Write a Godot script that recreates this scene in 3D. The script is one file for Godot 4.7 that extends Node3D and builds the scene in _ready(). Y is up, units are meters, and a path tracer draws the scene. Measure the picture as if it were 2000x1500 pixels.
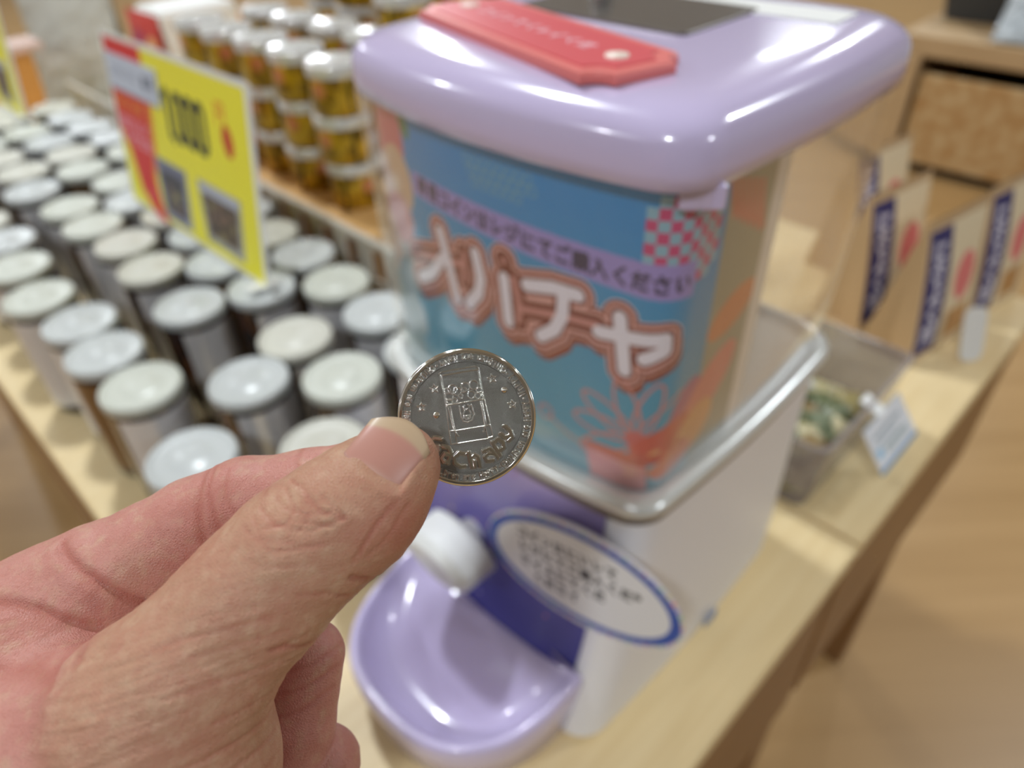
extends Node3D

# World: metres, y up. The table top is y = 0, the floor y = FLOOR_Y.
# a runs along the table's long right-hand edge away from the viewer, b runs left across it.
const FLOOR_Y := -0.7
const CEIL_Y := 2.1
const ORG := Vector3(0.0252, 0.0, -0.2042)
const AX := Vector3(0.71934, 0.0, -0.69466)
const BX := Vector3(-0.69466, 0.0, -0.71934)
const TABLE_TURN := 0.76794
const FRONT_TURN := -0.80285

var M := {}
var taken := {}
var rng := RandomNumberGenerator.new()


func _ready() -> void:
	rng.seed = 11
	# ---- camera
	var cam := Camera3D.new()
	cam.name = "camera"
	var pitch := deg_to_rad(-38.6)
	var roll := deg_to_rad(-2.0)
	var fwd := Vector3(0, sin(pitch), -cos(pitch))
	var up := Vector3.RIGHT.cross(fwd)
	var rt := Vector3.RIGHT * cos(roll) + up * sin(roll)
	var up2 := up * cos(roll) - Vector3.RIGHT * sin(roll)
	cam.transform = Transform3D(Basis(rt, up2, -fwd), Vector3(0, 0.45, 0))
	cam.fov = 56.36
	cam.near = 0.01
	cam.far = 60.0
	var ca := CameraAttributesPhysical.new()
	ca.frustum_focal_length = 22.4
	ca.frustum_near = 0.01
	ca.frustum_far = 60.0
	ca.frustum_focus_distance = 0.1244
	ca.exposure_aperture = 9.0
	cam.attributes = ca
	add_child(cam)
	cam.fov = 56.36
	cam.current = true
	# ---- environment
	var env := Environment.new()
	env.background_mode = Environment.BG_COLOR
	env.background_color = Color(0.05, 0.05, 0.05)
	env.tonemap_mode = Environment.TONE_MAPPER_LINEAR
	env.tonemap_exposure = 0.86
	env.sdfgi_enabled = true
	env.ssao_enabled = true
	env.ssil_enabled = true
	var we := WorldEnvironment.new()
	we.name = "environment"
	we.environment = env
	add_child(we)
	# ---- the shop's ceiling panels light everything
	make_materials()
	for sx in [-3.4, -0.6, 2.56]:
		for sz in [-6.3, -4.1, -1.3, 1.3]:
			ceiling_panel(Vector3(sx, CEIL_Y, sz))
	# ---- structure, then things
	build_room()
	build_tables()
	build_machine()
	build_jars()
	build_gold()
	build_signs()
	build_right()
	build_far()
	build_coin(cam.transform)
	build_hand(cam.transform)


# ------------------------------------------------------------------ naming
func at(a: float, b: float, h := 0.0) -> Vector3:
	return ORG + AX * a + BX * b + Vector3(0, h, 0)


func numbered(n: String) -> String:
	var k: int = taken.get(n, 0)
	taken[n] = k + 1
	return n if k == 0 else "%s_%03d" % [n, k]


func thing(called: String, label: String, category: String, pos := Vector3.ZERO, turn := 0.0, group := "") -> Node3D:
	var o := Node3D.new()
	o.name = numbered(called)
	add_child(o)
	o.position = pos
	o.rotation.y = turn
	tag(o, label, category, group)
	return o


func tag(o: Node, label: String, category: String, group := "") -> void:
	o.set_meta("label", label)
	o.set_meta("category", category)
	if group != "":
		o.set_meta("group", group)


func dup(root: Node3D, called: String, pos: Vector3, turn: float, label: String) -> Node3D:
	var r: Node3D = root.duplicate()
	r.name = numbered(called)
	add_child(r)
	r.position = pos
	r.rotation.y = turn
	r.set_meta("label", label)
	return r


func put(mesh: Mesh, called: String, m: Material, parent: Node = null) -> MeshInstance3D:
	var o := MeshInstance3D.new()
	o.mesh = mesh
	o.material_override = m
	if parent == null:
		o.name = numbered(called)
		add_child(o)
	else:
		o.name = called
		parent.add_child(o, true)
	return o


func part(st: SurfaceTool, called: String, m: Material, parent: Node = null) -> MeshInstance3D:
	st.generate_normals()
	return put(st.commit(), called, m, parent)


func structure(st: SurfaceTool, called: String, m: Material) -> MeshInstance3D:
	var o := part(st, called, m)
	o.set_meta("kind", "structure")
	return o


# ------------------------------------------------------------------ mesh helpers
func begin() -> SurfaceTool:
	var st := SurfaceTool.new()
	st.begin(Mesh.PRIMITIVE_TRIANGLES)
	return st


func tri(st: SurfaceTool, a: Vector3, b: Vector3, c: Vector3) -> void:
	st.add_vertex(a)
	st.add_vertex(b)
	st.add_vertex(c)


# Rings run counter-clockwise seen from +y and climb on outer faces. sharp lists the bands that start a new smoothing group.
func loft(st: SurfaceTool, rings: Array, sharp := [], cap_low := true, cap_high := true, base_group := 1, wrap := true) -> void:
	var g := base_group
	var n: int = rings[0].size()
	for j in rings.size() - 1:
		if j in sharp:
			g += 1
		st.set_smooth_group(g)
		var r0: PackedVector3Array = rings[j]
		var r1: PackedVector3Array = rings[j + 1]
		for i in (n if wrap else n - 1):
			var i2 := (i + 1) % n
			tri(st, r0[i], r1[i], r1[i2])
			tri(st, r0[i], r1[i2], r0[i2])
	if cap_low:
		st.set_smooth_group(g + 1)
		fan(st, rings[0], true)
	if cap_high:
		st.set_smooth_group(g + 2)
		fan(st, rings[-1], false)


func fan(st: SurfaceTool, r: PackedVector3Array, flip: bool) -> void:
	var c := Vector3.ZERO
	for p in r:
		c += p
	c /= r.size()
	for i in r.size():
		var q := r[(i + 1) % r.size()]
		if flip:
			tri(st, c, r[i], q)
		else:
			tri(st, c, q, r[i])


func circle(r: float, y: float, n: int, cx := 0.0, cz := 0.0) -> PackedVector3Array:
	var out := PackedVector3Array()
	for i in n:
		var t := TAU * i / n
		out.append(Vector3(cx + r * cos(t), y, cz - r * sin(t)))
	return out


func lathe(st: SurfaceTool, prof: Array, n: int, sharp := [], base_group := 1) -> void:
	var rings := []
	for p in prof:
		rings.append(circle(maxf(p.x, 0.00002), p.y, n))
	loft(st, rings, sharp, false, false, base_group)


# a box with chamfered edges
func box(st: SurfaceTool, c: Vector3, size: Vector3, bev := 0.002, bs := Basis.IDENTITY) -> void:
	var h := size / 2.0
	bev = minf(bev, minf(h.x, minf(h.y, h.z)) * 0.8)
	var rings := []
	for lv in [[-h.y, bev], [-h.y + bev, 0.0], [h.y - bev, 0.0], [h.y, bev]]:
		var x: float = h.x - lv[1]
		var z: float = h.z - lv[1]
		var y: float = lv[0]
		var q := bev
		var ring := PackedVector3Array()
		for p in [Vector2(-x + q, z), Vector2(x - q, z), Vector2(x, z - q), Vector2(x, -z + q), Vector2(x - q, -z), Vector2(-x + q, -z), Vector2(-x, -z + q), Vector2(-x, z - q)]:
			ring.append(c + bs * Vector3(p.x, y, p.y))
		rings.append(ring)
	st.set_smooth_group(-1)
	for j in 3:
		var r0: PackedVector3Array = rings[j]
		var r1: PackedVector3Array = rings[j + 1]
		for i in 8:
			var i2 := (i + 1) % 8
			tri(st, r0[i], r1[i], r1[i2])
			tri(st, r0[i], r1[i2], r0[i2])
	fan(st, rings[0], true)
	fan(st, rings[3], false)


func boxed(called: String, c: Vector3, size: Vector3, m: Material, parent: Node = null, bev := 0.002) -> MeshInstance3D:
	var st := begin()
	box(st, c, size, bev)
	return part(st, called, m, parent)


func tube(st: SurfaceTool, pts: PackedVector3Array, r: float, n := 8, caps := true) -> void:
	var rings := []
	var side := Vector3.ZERO
	for i in pts.size():
		var d := (pts[mini(i + 1, pts.size() - 1)] - pts[maxi(i - 1, 0)]).normalized()
		if side == Vector3.ZERO:
			side = d.cross(Vector3.UP if absf(d.y) < 0.9 else Vector3.RIGHT).normalized()
		side = (side - d * side.dot(d)).normalized()
		var up := side.cross(d)
		var ring := PackedVector3Array()
		for k in n:
			var t := TAU * k / n
			ring.append(pts[i] + (side * cos(t) + up * sin(t)) * r)
		rings.append(ring)
	loft(st, rings, [], caps, caps)


# outline in x, y extruded along z from z0 to z1, with a chamfer on the z1 side; counter-clockwise or clockwise outlines both work
func plate(st: SurfaceTool, poly: PackedVector2Array, z0: float, z1: float, bev := 0.0, to := Transform3D.IDENTITY, uv := Rect2()) -> void:
	if Geometry2D.is_polygon_clockwise(poly):
		poly = poly.duplicate()
		poly.reverse()
	var c := Vector2.ZERO
	for p in poly:
		c += p
	c /= poly.size()
	var top := poly
	if bev > 0.0:
		var o := Geometry2D.offset_polygon(poly, -bev)
		if o.size() == 1 and o[0].size() == poly.size():
			top = o[0]
		else:
			top = PackedVector2Array()
			for p in poly:
				top.append(p - (p - c).normalized() * bev)
	st.set_smooth_group(-1)
	var n := poly.size()
	var near := 0
	if top != poly:
		for i in n:
			if top[i].distance_to(poly[0]) < top[near].distance_to(poly[0]):
				near = i
	var put_v := func(p: Vector2, z: float) -> void:
		if uv.size.x > 0.0:
			st.set_uv(Vector2((p.x - uv.position.x) / uv.size.x, 1.0 - (p.y - uv.position.y) / uv.size.y))
		st.add_vertex(to * Vector3(p.x, p.y, z))
	var zb := z1 - bev
	for i in n:
		var j := (i + 1) % n
		for q in [[poly[i], z0], [poly[j], zb], [poly[j], z0], [poly[i], z0], [poly[i], zb], [poly[j], zb]]:
			put_v.call(q[0], q[1])
		if bev > 0.0:
			var ti := top[(i + near) % n]
			var tj := top[(j + near) % n]
			for q in [[poly[i], zb], [tj, z1], [poly[j], zb], [poly[i], zb], [ti, z1], [tj, z1]]:
				put_v.call(q[0], q[1])
	var idx := Geometry2D.triangulate_polygon(top)
	for i in range(0, idx.size(), 3):
		var a := top[idx[i]]
		var b := top[idx[i + 1]]
		var d := top[idx[i + 2]]
		if (b - a).cross(d - a) > 0.0:
			var t := b
			b = d
			d = t
		put_v.call(a, z1)
		put_v.call(b, z1)
		put_v.call(d, z1)
	idx = Geometry2D.triangulate_polygon(poly)
	for i in range(0, idx.size(), 3):
		var a := poly[idx[i]]
		var b := poly[idx[i + 1]]
		var d := poly[idx[i + 2]]
		if (b - a).cross(d - a) < 0.0:
			var t := b
			b = d
			d = t
		put_v.call(a, z0)
		put_v.call(b, z0)
		put_v.call(d, z0)


func rounded_rect(w: float, h: float, r: float, n := 5) -> PackedVector2Array:
	var out := PackedVector2Array()
	for c in 4:
		var sx := 1.0 if c == 0 or c == 3 else -1.0
		var sy := 1.0 if c < 2 else -1.0
		for i in n + 1:
			var t := PI / 2 * (c + float(i) / n)
			out.append(Vector2(sx * (w / 2 - r) + r * cos(t), sy * (h / 2 - r) + r * sin(t)))
	return out


# ------------------------------------------------------------------ flat print: an Image painted in millimetres, y up
class Print:
	var im: Image
	var x0: float
	var y1: float
	var k: float

	func _init(left: float, right: float, low: float, high: float, per_mm: float, c: Color) -> void:
		x0 = left
		y1 = high
		k = per_mm
		im = Image.create(int((right - left) * k), int((high - low) * k), false, Image.FORMAT_RGB8)
		im.fill(c)

	func px(p: Vector2) -> Vector2:
		return Vector2((p.x - x0) * k, (y1 - p.y) * k)

	func rect(l: float, r: float, lo: float, hi: float, c: Color) -> void:
		var p := px(Vector2(l, hi))
		var q := px(Vector2(r, lo))
		im.fill_rect(Rect2i(int(p.x), int(p.y), int(q.x) - int(p.x), int(q.y) - int(p.y)), c)

	func blend(x: int, y: int, c: Color) -> void:
		if c.a >= 0.99:
			im.set_pixel(x, y, c)
		else:
			im.set_pixel(x, y, im.get_pixel(x, y).lerp(Color(c, 1.0), c.a))

	func poly(pts: Array, c: Color) -> void:
		var q := PackedVector2Array()
		for p in pts:
			q.append(px(p))
		var lo := q[0]
		var hi := q[0]
		for p in q:
			lo = lo.min(p)
			hi = hi.max(p)
		for y in range(maxi(0, int(lo.y)), mini(im.get_height(), int(hi.y) + 1)):
			for x in range(maxi(0, int(lo.x)), mini(im.get_width(), int(hi.x) + 1)):
				if Geometry2D.is_point_in_polygon(Vector2(x + 0.5, y + 0.5), q):
					blend(x, y, c)

	func oval(c: Vector2, rx: float, ry: float, turn: float, col: Color) -> void:
		var pts := []
		for i in 40:
			var t := TAU * i / 40.0
			pts.append(c + Vector2(rx * cos(t), ry * sin(t)).rotated(turn))
		poly(pts, col)

	func ring(c: Vector2, rx: float, ry: float, turn: float, w: float, col: Color) -> void:
		var pts := []
		for i in 33:
			var t := TAU * i / 32.0
			pts.append(c + Vector2(rx * cos(t), ry * sin(t)).rotated(turn))
		line(pts, w, col)

	func line(pts: Array, w: float, c: Color) -> void:
		var r := w * k / 2.0
		for s in pts.size() - 1:
			var a := px(pts[s])
			var b := px(pts[s + 1])
			var d := b - a
			var l2 := maxf(d.length_squared(), 0.0001)
			for y in range(maxi(0, int(minf(a.y, b.y) - r)), mini(im.get_height(), int(maxf(a.y, b.y) + r) + 2)):
				for x in range(maxi(0, int(minf(a.x, b.x) - r)), mini(im.get_width(), int(maxf(a.x, b.x) + r) + 2)):
					var p := Vector2(x + 0.5, y + 0.5) - a
					if (p - d * clampf(p.dot(d) / l2, 0.0, 1.0)).length_squared() <= r * r:
						blend(x, y, c)

	# strokes of one written sign, given in a unit box, drawn into a box of the print
	func sign_strokes(strokes: Array, pos: Vector2, size: Vector2, w: float, c: Color) -> void:
		for s in strokes:
			var pts := []
			for i in range(0, s.size(), 2):
				pts.append(pos + Vector2(s[i], s[i + 1]) * size)
			line(pts, w, c)

	func texture() -> ImageTexture:
		im.generate_mipmaps()
		return ImageTexture.create_from_image(im)


# ------------------------------------------------------------------ materials
func mat(c: Color, rough := 0.5, metal := 0.0) -> StandardMaterial3D:
	var m := StandardMaterial3D.new()
	m.albedo_color = c
	m.roughness = rough
	m.metallic = metal
	return m


func c8(r: int, g: int, b: int) -> Color:
	return Color8(r, g, b)


func noise_tex(freq: float, sd: int, lo: Color, hi: Color, size := 256, oct := 4) -> NoiseTexture2D:
	var t := NoiseTexture2D.new()
	t.width = size
	t.height = size
	t.seamless = true
	var f := FastNoiseLite.new()
	f.noise_type = FastNoiseLite.TYPE_SIMPLEX_SMOOTH
	f.seed = sd
	f.frequency = freq
	f.fractal_octaves = oct
	t.noise = f
	var g := Gradient.new()
	g.set_color(0, lo)
	g.set_color(1, hi)
	t.color_ramp = g
	return t


# wood whose grain runs along the object's own x (0) or z (2) axis
func wood(lo: Color, hi: Color, axis: int, sd: int, rough := 0.45, fine := 14.0) -> StandardMaterial3D:
	var m := mat(Color.WHITE, rough)
	m.albedo_texture = noise_tex(0.02, sd, lo, hi)
	m.uv1_triplanar = true
	m.uv1_scale = Vector3(fine, fine, fine)
	if axis == 0:
		m.uv1_scale.x = fine * 0.07
	elif axis == 1:
		m.uv1_scale.y = fine * 0.07
	else:
		m.uv1_scale.z = fine * 0.07
	return m


func clear(alpha: float, tint := Color.WHITE) -> StandardMaterial3D:
	var m := mat(Color(tint, alpha), 0.06)
	m.transparency = BaseMaterial3D.TRANSPARENCY_ALPHA
	m.cull_mode = BaseMaterial3D.CULL_DISABLED
	return m


func make_materials() -> void:
	M.lavender = mat(c8(204, 192, 228), 0.2)
	M.lavender.clearcoat_enabled = true
	M.lavender.clearcoat = 0.6
	M.lavender.clearcoat_roughness = 0.06
	M.shell = mat(c8(236, 233, 234), 0.4)
	M.silver = mat(c8(226, 228, 226), 0.25, 0.4)
	M.grey_under = mat(c8(120, 112, 104), 0.4, 0.5)
	M.chrome = mat(c8(215, 215, 215), 0.1, 1.0)
	M.white_plastic = mat(c8(234, 235, 234), 0.3)
	M.white_paper = mat(c8(232, 232, 230), 0.7)
	M.table_top = wood(c8(226, 200, 150), c8(238, 216, 170), 0, 3)
	M.table_side = wood(c8(128, 92, 56), c8(150, 110, 68), 0, 4)
	M.floor = wood(c8(166, 130, 82), c8(182, 146, 98), 0, 5, 0.4, 2.0)
	M.shelf_wood = wood(c8(204, 158, 100), c8(222, 180, 122), 2, 6)
	M.cab_wood = wood(c8(184, 154, 114), c8(202, 172, 132), 0, 7, 0.5, 8.0)
	M.cab_panel = mat(Color.WHITE, 0.6)
	M.cab_panel.albedo_texture = noise_tex(0.02, 8, c8(176, 132, 78), c8(208, 180, 136), 256, 2)
	M.cab_panel.uv1_triplanar = true
	M.cab_panel.uv1_scale = Vector3(3, 3, 3)
	M.black = mat(c8(26, 22, 22), 0.6)
	M.wall = mat(c8(206, 207, 206), 0.8)
	M.wall_dark = mat(c8(112, 114, 116), 0.8)
	M.ceiling = mat(c8(204, 209, 216), 0.9)
	M.lid = mat(c8(222, 224, 212), 0.38)
	M.wire = mat(c8(206, 200, 190), 0.4)


# ------------------------------------------------------------------ room
func ceiling_panel(pos: Vector3) -> void:
	var w := 0.62 if pos.z < -5.0 and pos.x > 2.0 else 0.17
	var d := w
	var o := thing("ceiling_light", "square white recessed light panel glowing in the shop ceiling", "ceiling light", pos, 0.0, "square ceiling light panels")
	var st := begin()
	for s in [-1.0, 1.0]:
		box(st, Vector3(s * (w / 2 + 0.02), -0.012, 0), Vector3(0.04, 0.024, d + 0.08), 0.004)
		box(st, Vector3(0, -0.012, s * (d / 2 + 0.02)), Vector3(w, 0.024, 0.04), 0.004)
	part(st, "frame", M.white_plastic, o)
	var e := mat(c8(245, 245, 240), 0.5)
	e.emission_enabled = true
	e.emission = Color(0.945, 0.978, 1.0)
	e.emission_energy_multiplier = 4.0
	boxed("diffuser", Vector3(0, -0.006, 0), Vector3(w, 0.01, d), e, o, 0.002)
	var l := AreaLight3D.new()
	l.name = "panel_light"
	l.area_size = Vector2(w * 0.96, d * 0.96)
	l.light_color = Color(0.945, 0.978, 1.0)
	l.light_energy = 3.6
	l.area_normalize_energy = true
	l.area_range = 20.0
	l.area_attenuation = 2.0
	l.shadow_enabled = true
	l.rotation.x = -PI / 2
	l.position.y = -0.02
	o.add_child(l)


func build_room() -> void:
	var st := begin()
	box(st, Vector3(0, FLOOR_Y - 0.05, -3.0), Vector3(11.4, 0.1, 12.4), 0.001)
	var f := structure(st, "floor", M.floor)
	f.rotation.y = 0.0
	st = begin()
	box(st, Vector3(0, CEIL_Y + 0.05, -3.0), Vector3(11.4, 0.1, 12.4), 0.001)
	structure(st, "ceiling", M.ceiling)
	var hh := CEIL_Y - FLOOR_Y
	var my := (CEIL_Y + FLOOR_Y) / 2
	for w in [["wall_left", Vector3(-5.65, my, -3), Vector3(0.1, hh, 12.4)], ["wall_right", Vector3(5.65, my, -3), Vector3(0.1, hh, 12.4)], ["wall_back", Vector3(0, my, -9.15), Vector3(11.2, hh, 0.1)], ["wall_front", Vector3(0, my, 3.15), Vector3(11.2, hh, 0.1)]]:
		st = begin()
		box(st, w[1], w[2], 0.001)
		structure(st, w[0], M.wall if w[0] != "wall_front" else M.wall_dark)


func build_tables() -> void:
	# near table: a -0.13 .. 0.272, far table: a 0.276 .. 0.742; both b -0.062 .. 1.75
	for q in [[-0.13, 0.2715, "light wooden display table under the purple machine and the white-lidded jars"], [0.2755, 0.742, "light wooden display table behind the seam, under the clear candy box and kraft pouches"]]:
		var a0: float = q[0]
		var a1: float = q[1]
		var w := a1 - a0
		var o := thing("display_table", q[2], "table", at((a0 + a1) / 2, 0.845, FLOOR_Y), TABLE_TURN)
		var h := -FLOOR_Y
		# own axes: x = a, z = -b
		boxed("tabletop", Vector3(0, h - 0.011, 0), Vector3(w, 0.022, 1.814), M.table_top, o, 0.0015)
		boxed("apron", Vector3(0, h - 0.13, 0.894), Vector3(w - 0.012, 0.216, 0.018), M.table_side, o)
		boxed("apron", Vector3(0, h - 0.13, -0.894), Vector3(w - 0.012, 0.216, 0.018), M.table_side, o)
		boxed("apron", Vector3(-w / 2 + 0.012, h - 0.13, 0), Vector3(0.018, 0.216, 1.768), M.table_side, o)
		boxed("apron", Vector3(w / 2 - 0.012, h - 0.13, 0), Vector3(0.018, 0.216, 1.768), M.table_side, o)
		for sx in [-1.0, 1.0]:
			for sz in [-1.0, 1.0]:
				boxed("leg", Vector3(sx * (w / 2 - 0.045), (h - 0.238) / 2, sz * 0.862), Vector3(0.045, h - 0.238, 0.045), M.table_side, o)


# ------------------------------------------------------------------ the token machine
# own axes: x to its right, z out of its front, y up; all from the plan of a rounded body whose front bulges
func half_plan(hw: float, zm: float, bu: float, r: float, groove_x := 0.0, groove := 0.0) -> Array:
	var pts := []
	var xc := hw - r
	for i in 15:
		var x := xc * i / 14.0
		var z := zm - bu * pow(x / hw, 2)
		if x < groove_x:
			z -= groove
		pts.append(Vector2(x, z))
	var tau := atan(2.0 * bu * xc / (hw * hw))
	var z1 := zm - bu * pow(xc / hw, 2)
	var c := Vector2(xc - r * sin(tau), z1 - r * cos(tau))
	for i in range(1, 13):
		var ph := (PI / 2 - tau) * (1.0 - i / 12.0)
		pts.append(c + Vector2(cos(ph), sin(ph)) * r)
	return pts


func plan(hw: float, zm: float, bu: float, r: float, zb: float, rb: float, y: float, groove_x := 0.0, groove := 0.0) -> PackedVector3Array:
	var right := half_plan(hw, zm, bu, r, groove_x, groove)
	var e: Vector2 = right[-1]
	for i in range(1, 7):
		right.append(Vector2(e.x + 0.003 * sin(PI * i / 6.0), lerpf(e.y, zb + rb, i / 6.0)))
	for i in range(1, 9):
		var t := PI / 2 * i / 8.0
		right.append(Vector2(e.x - rb + rb * cos(t), zb + rb - rb * sin(t)))
	for i in range(1, 5):
		right.append(Vector2((e.x - rb) * (1.0 - i / 5.0), zb))
	var out := PackedVector3Array()
	for p in right:
		out.append(Vector3(p.x, y, p.y))
	for i in range(right.size() - 1, 0, -1):
		out.append(Vector3(-right[i].x, y, right[i].y))
	return out


func build_machine() -> void:
	var o := thing("vending_machine", "purple and white countertop token machine with clear bin and lavender lid", "vending machine", at(0.135, 0.09, 0.0005), FRONT_TURN)
	# body: white shell that flares towards the foot, its front sunk a little for the printed panel
	var st := begin()
	var rings := []
	for lv in [[0.0, 0.1, 0.133], [0.004, 0.104, 0.137], [0.03, 0.1045, 0.129], [0.06, 0.1045, 0.12], [0.09, 0.104, 0.1125], [0.12, 0.1035, 0.108], [0.15, 0.1035, 0.1055], [0.1745, 0.104, 0.1045]]:
		rings.append(plan(lv[1], lv[2], 0.011, 0.02, -0.102, 0.03, lv[0], 0.0825, 0.004))
	loft(st, rings, [1])
	part(st, "body", M.shell, o)
	# printed front panel in the sunk front
	st = begin()
	var fp := Print.new(0, 100, 0, 100, 2.4, c8(130, 112, 168))
	for y in fp.im.get_height():
		for x in fp.im.get_width():
			var u := float(x) / fp.im.get_width()
			var v := 1.0 - float(y) / fp.im.get_height()
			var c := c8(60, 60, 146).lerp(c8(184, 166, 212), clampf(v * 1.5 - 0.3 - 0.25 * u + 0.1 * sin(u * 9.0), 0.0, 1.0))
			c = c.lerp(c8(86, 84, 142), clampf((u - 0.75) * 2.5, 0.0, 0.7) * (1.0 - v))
			fp.im.set_pixel(x, y, c)
	for i in 26:
		fp.oval(Vector2(rng.randf() * 100, rng.randf() * 100), 0.7, 0.9, 0, [c8(180, 120, 170), c8(150, 140, 200), c8(200, 190, 140)][i % 3])
	var pm := mat(Color.WHITE, 0.25)
	pm.albedo_texture = fp.texture()
	st.set_smooth_group(1)
	var cols := 18
	var lvs := [[0.005, 0.1367], [0.03, 0.129], [0.06, 0.12], [0.09, 0.1125], [0.12, 0.108], [0.15, 0.1055], [0.172, 0.1046]]
	for j in lvs.size() - 1:
		for i in cols:
			var q := []
			for e in [[i, j], [i, j + 1], [i + 1, j + 1], [i + 1, j]]:
				var x := lerpf(-0.0775, 0.0775, float(e[0]) / cols)
				var z: float = lvs[e[1]][1] - 0.011 * pow(x / 0.102, 2) - 0.0034
				q.append([Vector3(x, lvs[e[1]][0], z), Vector2(float(e[0]) / cols, 1.0 - lvs[e[1]][0] / 0.175)])
			for e in [0, 1, 2, 0, 2, 3]:
				st.set_uv(q[e][1])
				st.add_vertex(q[e][0])
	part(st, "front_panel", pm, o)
	# tray
	st = begin()
	rings = []
	for lv in [[0.0, 0.93], [0.002, 0.96], [0.026, 0.99], [0.039, 1.0], [0.0425, 0.99], [0.0442, 0.965], [0.0432, 0.935], [0.039, 0.915], [0.027, 0.89], [0.015, 0.85], [0.015, 0.8], [0.0095, 0.74], [0.0078, 0.66], [0.0075, 0.55], [0.0075, 0.45], [0.0075, 0.35], [0.0075, 0.2], [0.0075, 0.02]]:
		var ring := PackedVector3Array()
		for i in 64:
			var t := TAU * i / 64.0
			var cx := signf(cos(t)) * pow(absf(cos(t)), 0.8)
			var cz := -signf(sin(t)) * pow(absf(sin(t)), 0.8)
			var tz := maxf(0.116, 0.121 + 0.09 * cz * lv[1])
			var lift: float = 0.006 * pow(clampf((0.172 - tz) / 0.046, 0.0, 1.0), 1.5) * (1.0 if rings.size() >= 2 else 0.0)
			var ty: float = lv[0] + lift
			if rings.size() >= 7:
				var low := 0.0078 + 0.034 * pow(clampf((0.19 - tz) / 0.062, 0.0, 1.0), 1.6)
				ty = lerpf(low, 0.0432 + lift, pow(clampf((lv[1] - 0.55) / 0.385, 0.0, 1.0), 3.0))
			ring.append(Vector3(0.0105 + 0.0755 * cx * lv[1], ty + 0.0005, tz))
		rings.append(ring)
	loft(st, rings, [])
	part(st, "tray", M.lavender, o)
	# turning handle on its shaft
	st = begin()
	var shaft := []
	for p in [Vector2(0.0, 0.0), Vector2(0.01, 0.0), Vector2(0.01, 0.008), Vector2(0.009, 0.01), Vector2(0.0, 0.01)]:
		shaft.append(p)
	lathe(st, shaft, 28, [1, 2])
	var sh := part(st, "handle_collar", M.white_plastic, o)
	sh.position = Vector3(-0.0145, 0.0925, 0.107)
	sh.rotation.x = PI / 2
	st = begin()
	var blade := PackedVector2Array()
	for i in 40:
		var t := TAU * i / 40.0
		blade.append(Vector2(0.029 * signf(cos(t)) * pow(absf(cos(t)), 1.1), 0.0155 * signf(sin(t)) * pow(absf(sin(t)), 0.95)))
	plate(st, blade, 0.0, 0.027, 0.005)
	var hd := part(st, "handle", M.white_plastic, o)
	hd.position = Vector3(-0.0145, 0.0925, 0.1165)
	hd.rotation.z = -0.05
	st = begin()
	lathe(st, [Vector2(0, 0), Vector2(0.0048, 0), Vector2(0.0048, 0.004), Vector2(0.0036, 0.0062), Vector2(0, 0.0068)], 18, [1])
	var sc := part(st, "screw", M.chrome, o)
	sc.position = Vector3(-0.029, 0.129, 0.102)
	sc.rotation.x = PI / 2
	boxed("side_label", Vector3(0.1068, 0.011, 0.004), Vector3(0.0016, 0.008, 0.014), mat(c8(120, 140, 176), 0.4), o, 0.0004)
	# dark neck, silver bead and ledge round the foot of the bin
	st = begin()
	rings = []
	for lv in [[0.1735, -0.004], [0.1745, 0.001], [0.1815, 0.001]]:
		rings.append(plan(0.1045 + lv[1], 0.106 + lv[1], 0.014, 0.02, -0.102 - lv[1], 0.03, lv[0]))
	loft(st, rings, [1])
	part(st, "neck", M.grey_under, o)
	st = begin()
	rings = []
	for i in 11:
		var t := -PI / 2 + PI * i / 10.0 * 1.15
		rings.append(plan(0.1035 + 0.0055 * cos(t), 0.1055 + 0.0055 * cos(t), 0.015, 0.02, -0.1015 - 0.0055 * cos(t), 0.03, 0.186 + 0.0055 * sin(t)))
	rings.append(plan(0.1022, 0.1035, 0.013, 0.017, -0.0985, 0.028, 0.1878))
	loft(st, rings, [10])
	part(st, "trim_ring", M.silver, o)
	# clear bin: an outer and an inner wall, a little wider at the top
	st = begin()
	rings = []
	for lv in [[0.1879, 0.1008], [0.19, 0.1014], [0.24, 0.1022], [0.29, 0.103], [0.346, 0.1043], [0.346, 0.1026], [0.29, 0.1012], [0.24, 0.1004], [0.1879, 0.0992]]:
		rings.append(plan(lv[1], lv[1] + 0.0008, 0.013, 0.0175, -lv[1] - 0.001, 0.028, lv[0]))
	loft(st, rings, [4, 5], false, false)
	part(st, "clear_bin", clear(0.012, Color(0.96, 0.98, 0.97)), o)
	build_bin_print(o)
	# lid
	st = begin()
	rings = []
	for lv in [[0.3485, -0.012], [0.345, -0.010], [0.3442, -0.002], [0.3455, 0.0], [0.352, 0.0006], [0.3605, 0.0], [0.3642, -0.0012], [0.3676, -0.0042], [0.3702, -0.0085], [0.3717, -0.0145], [0.3724, -0.022], [0.3725, -0.029], [0.3725, -0.03], [0.3725, -0.06]]:
		rings.append(plan(0.1065 + lv[1], 0.1055 + lv[1], 0.0145, maxf(0.023 + lv[1] * 0.2, 0.012), -0.104 - lv[1], 0.034 + lv[1] * 0.4, lv[0]))
	loft(st, rings, [])
	part(st, "lid", M.lavender, o)
	st = begin()
	box(st, Vector3(0.0965, 0.3415, 0.0795), Vector3(0.0165, 0.01, 0.005), 0.001, Basis(Vector3.UP, 0.78))
	part(st, "lid_catch", M.lavender, o)
	# dark plate with the lock in the lid
	st = begin()
	var rot := Transform3D(Basis(Vector3.RIGHT, -PI / 2), Vector3(-0.013, 0.3724, -0.022))
	plate(st, rounded_rect(0.1, 0.064, 0.004), 0.0, 0.0013, 0.0004, rot)
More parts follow.
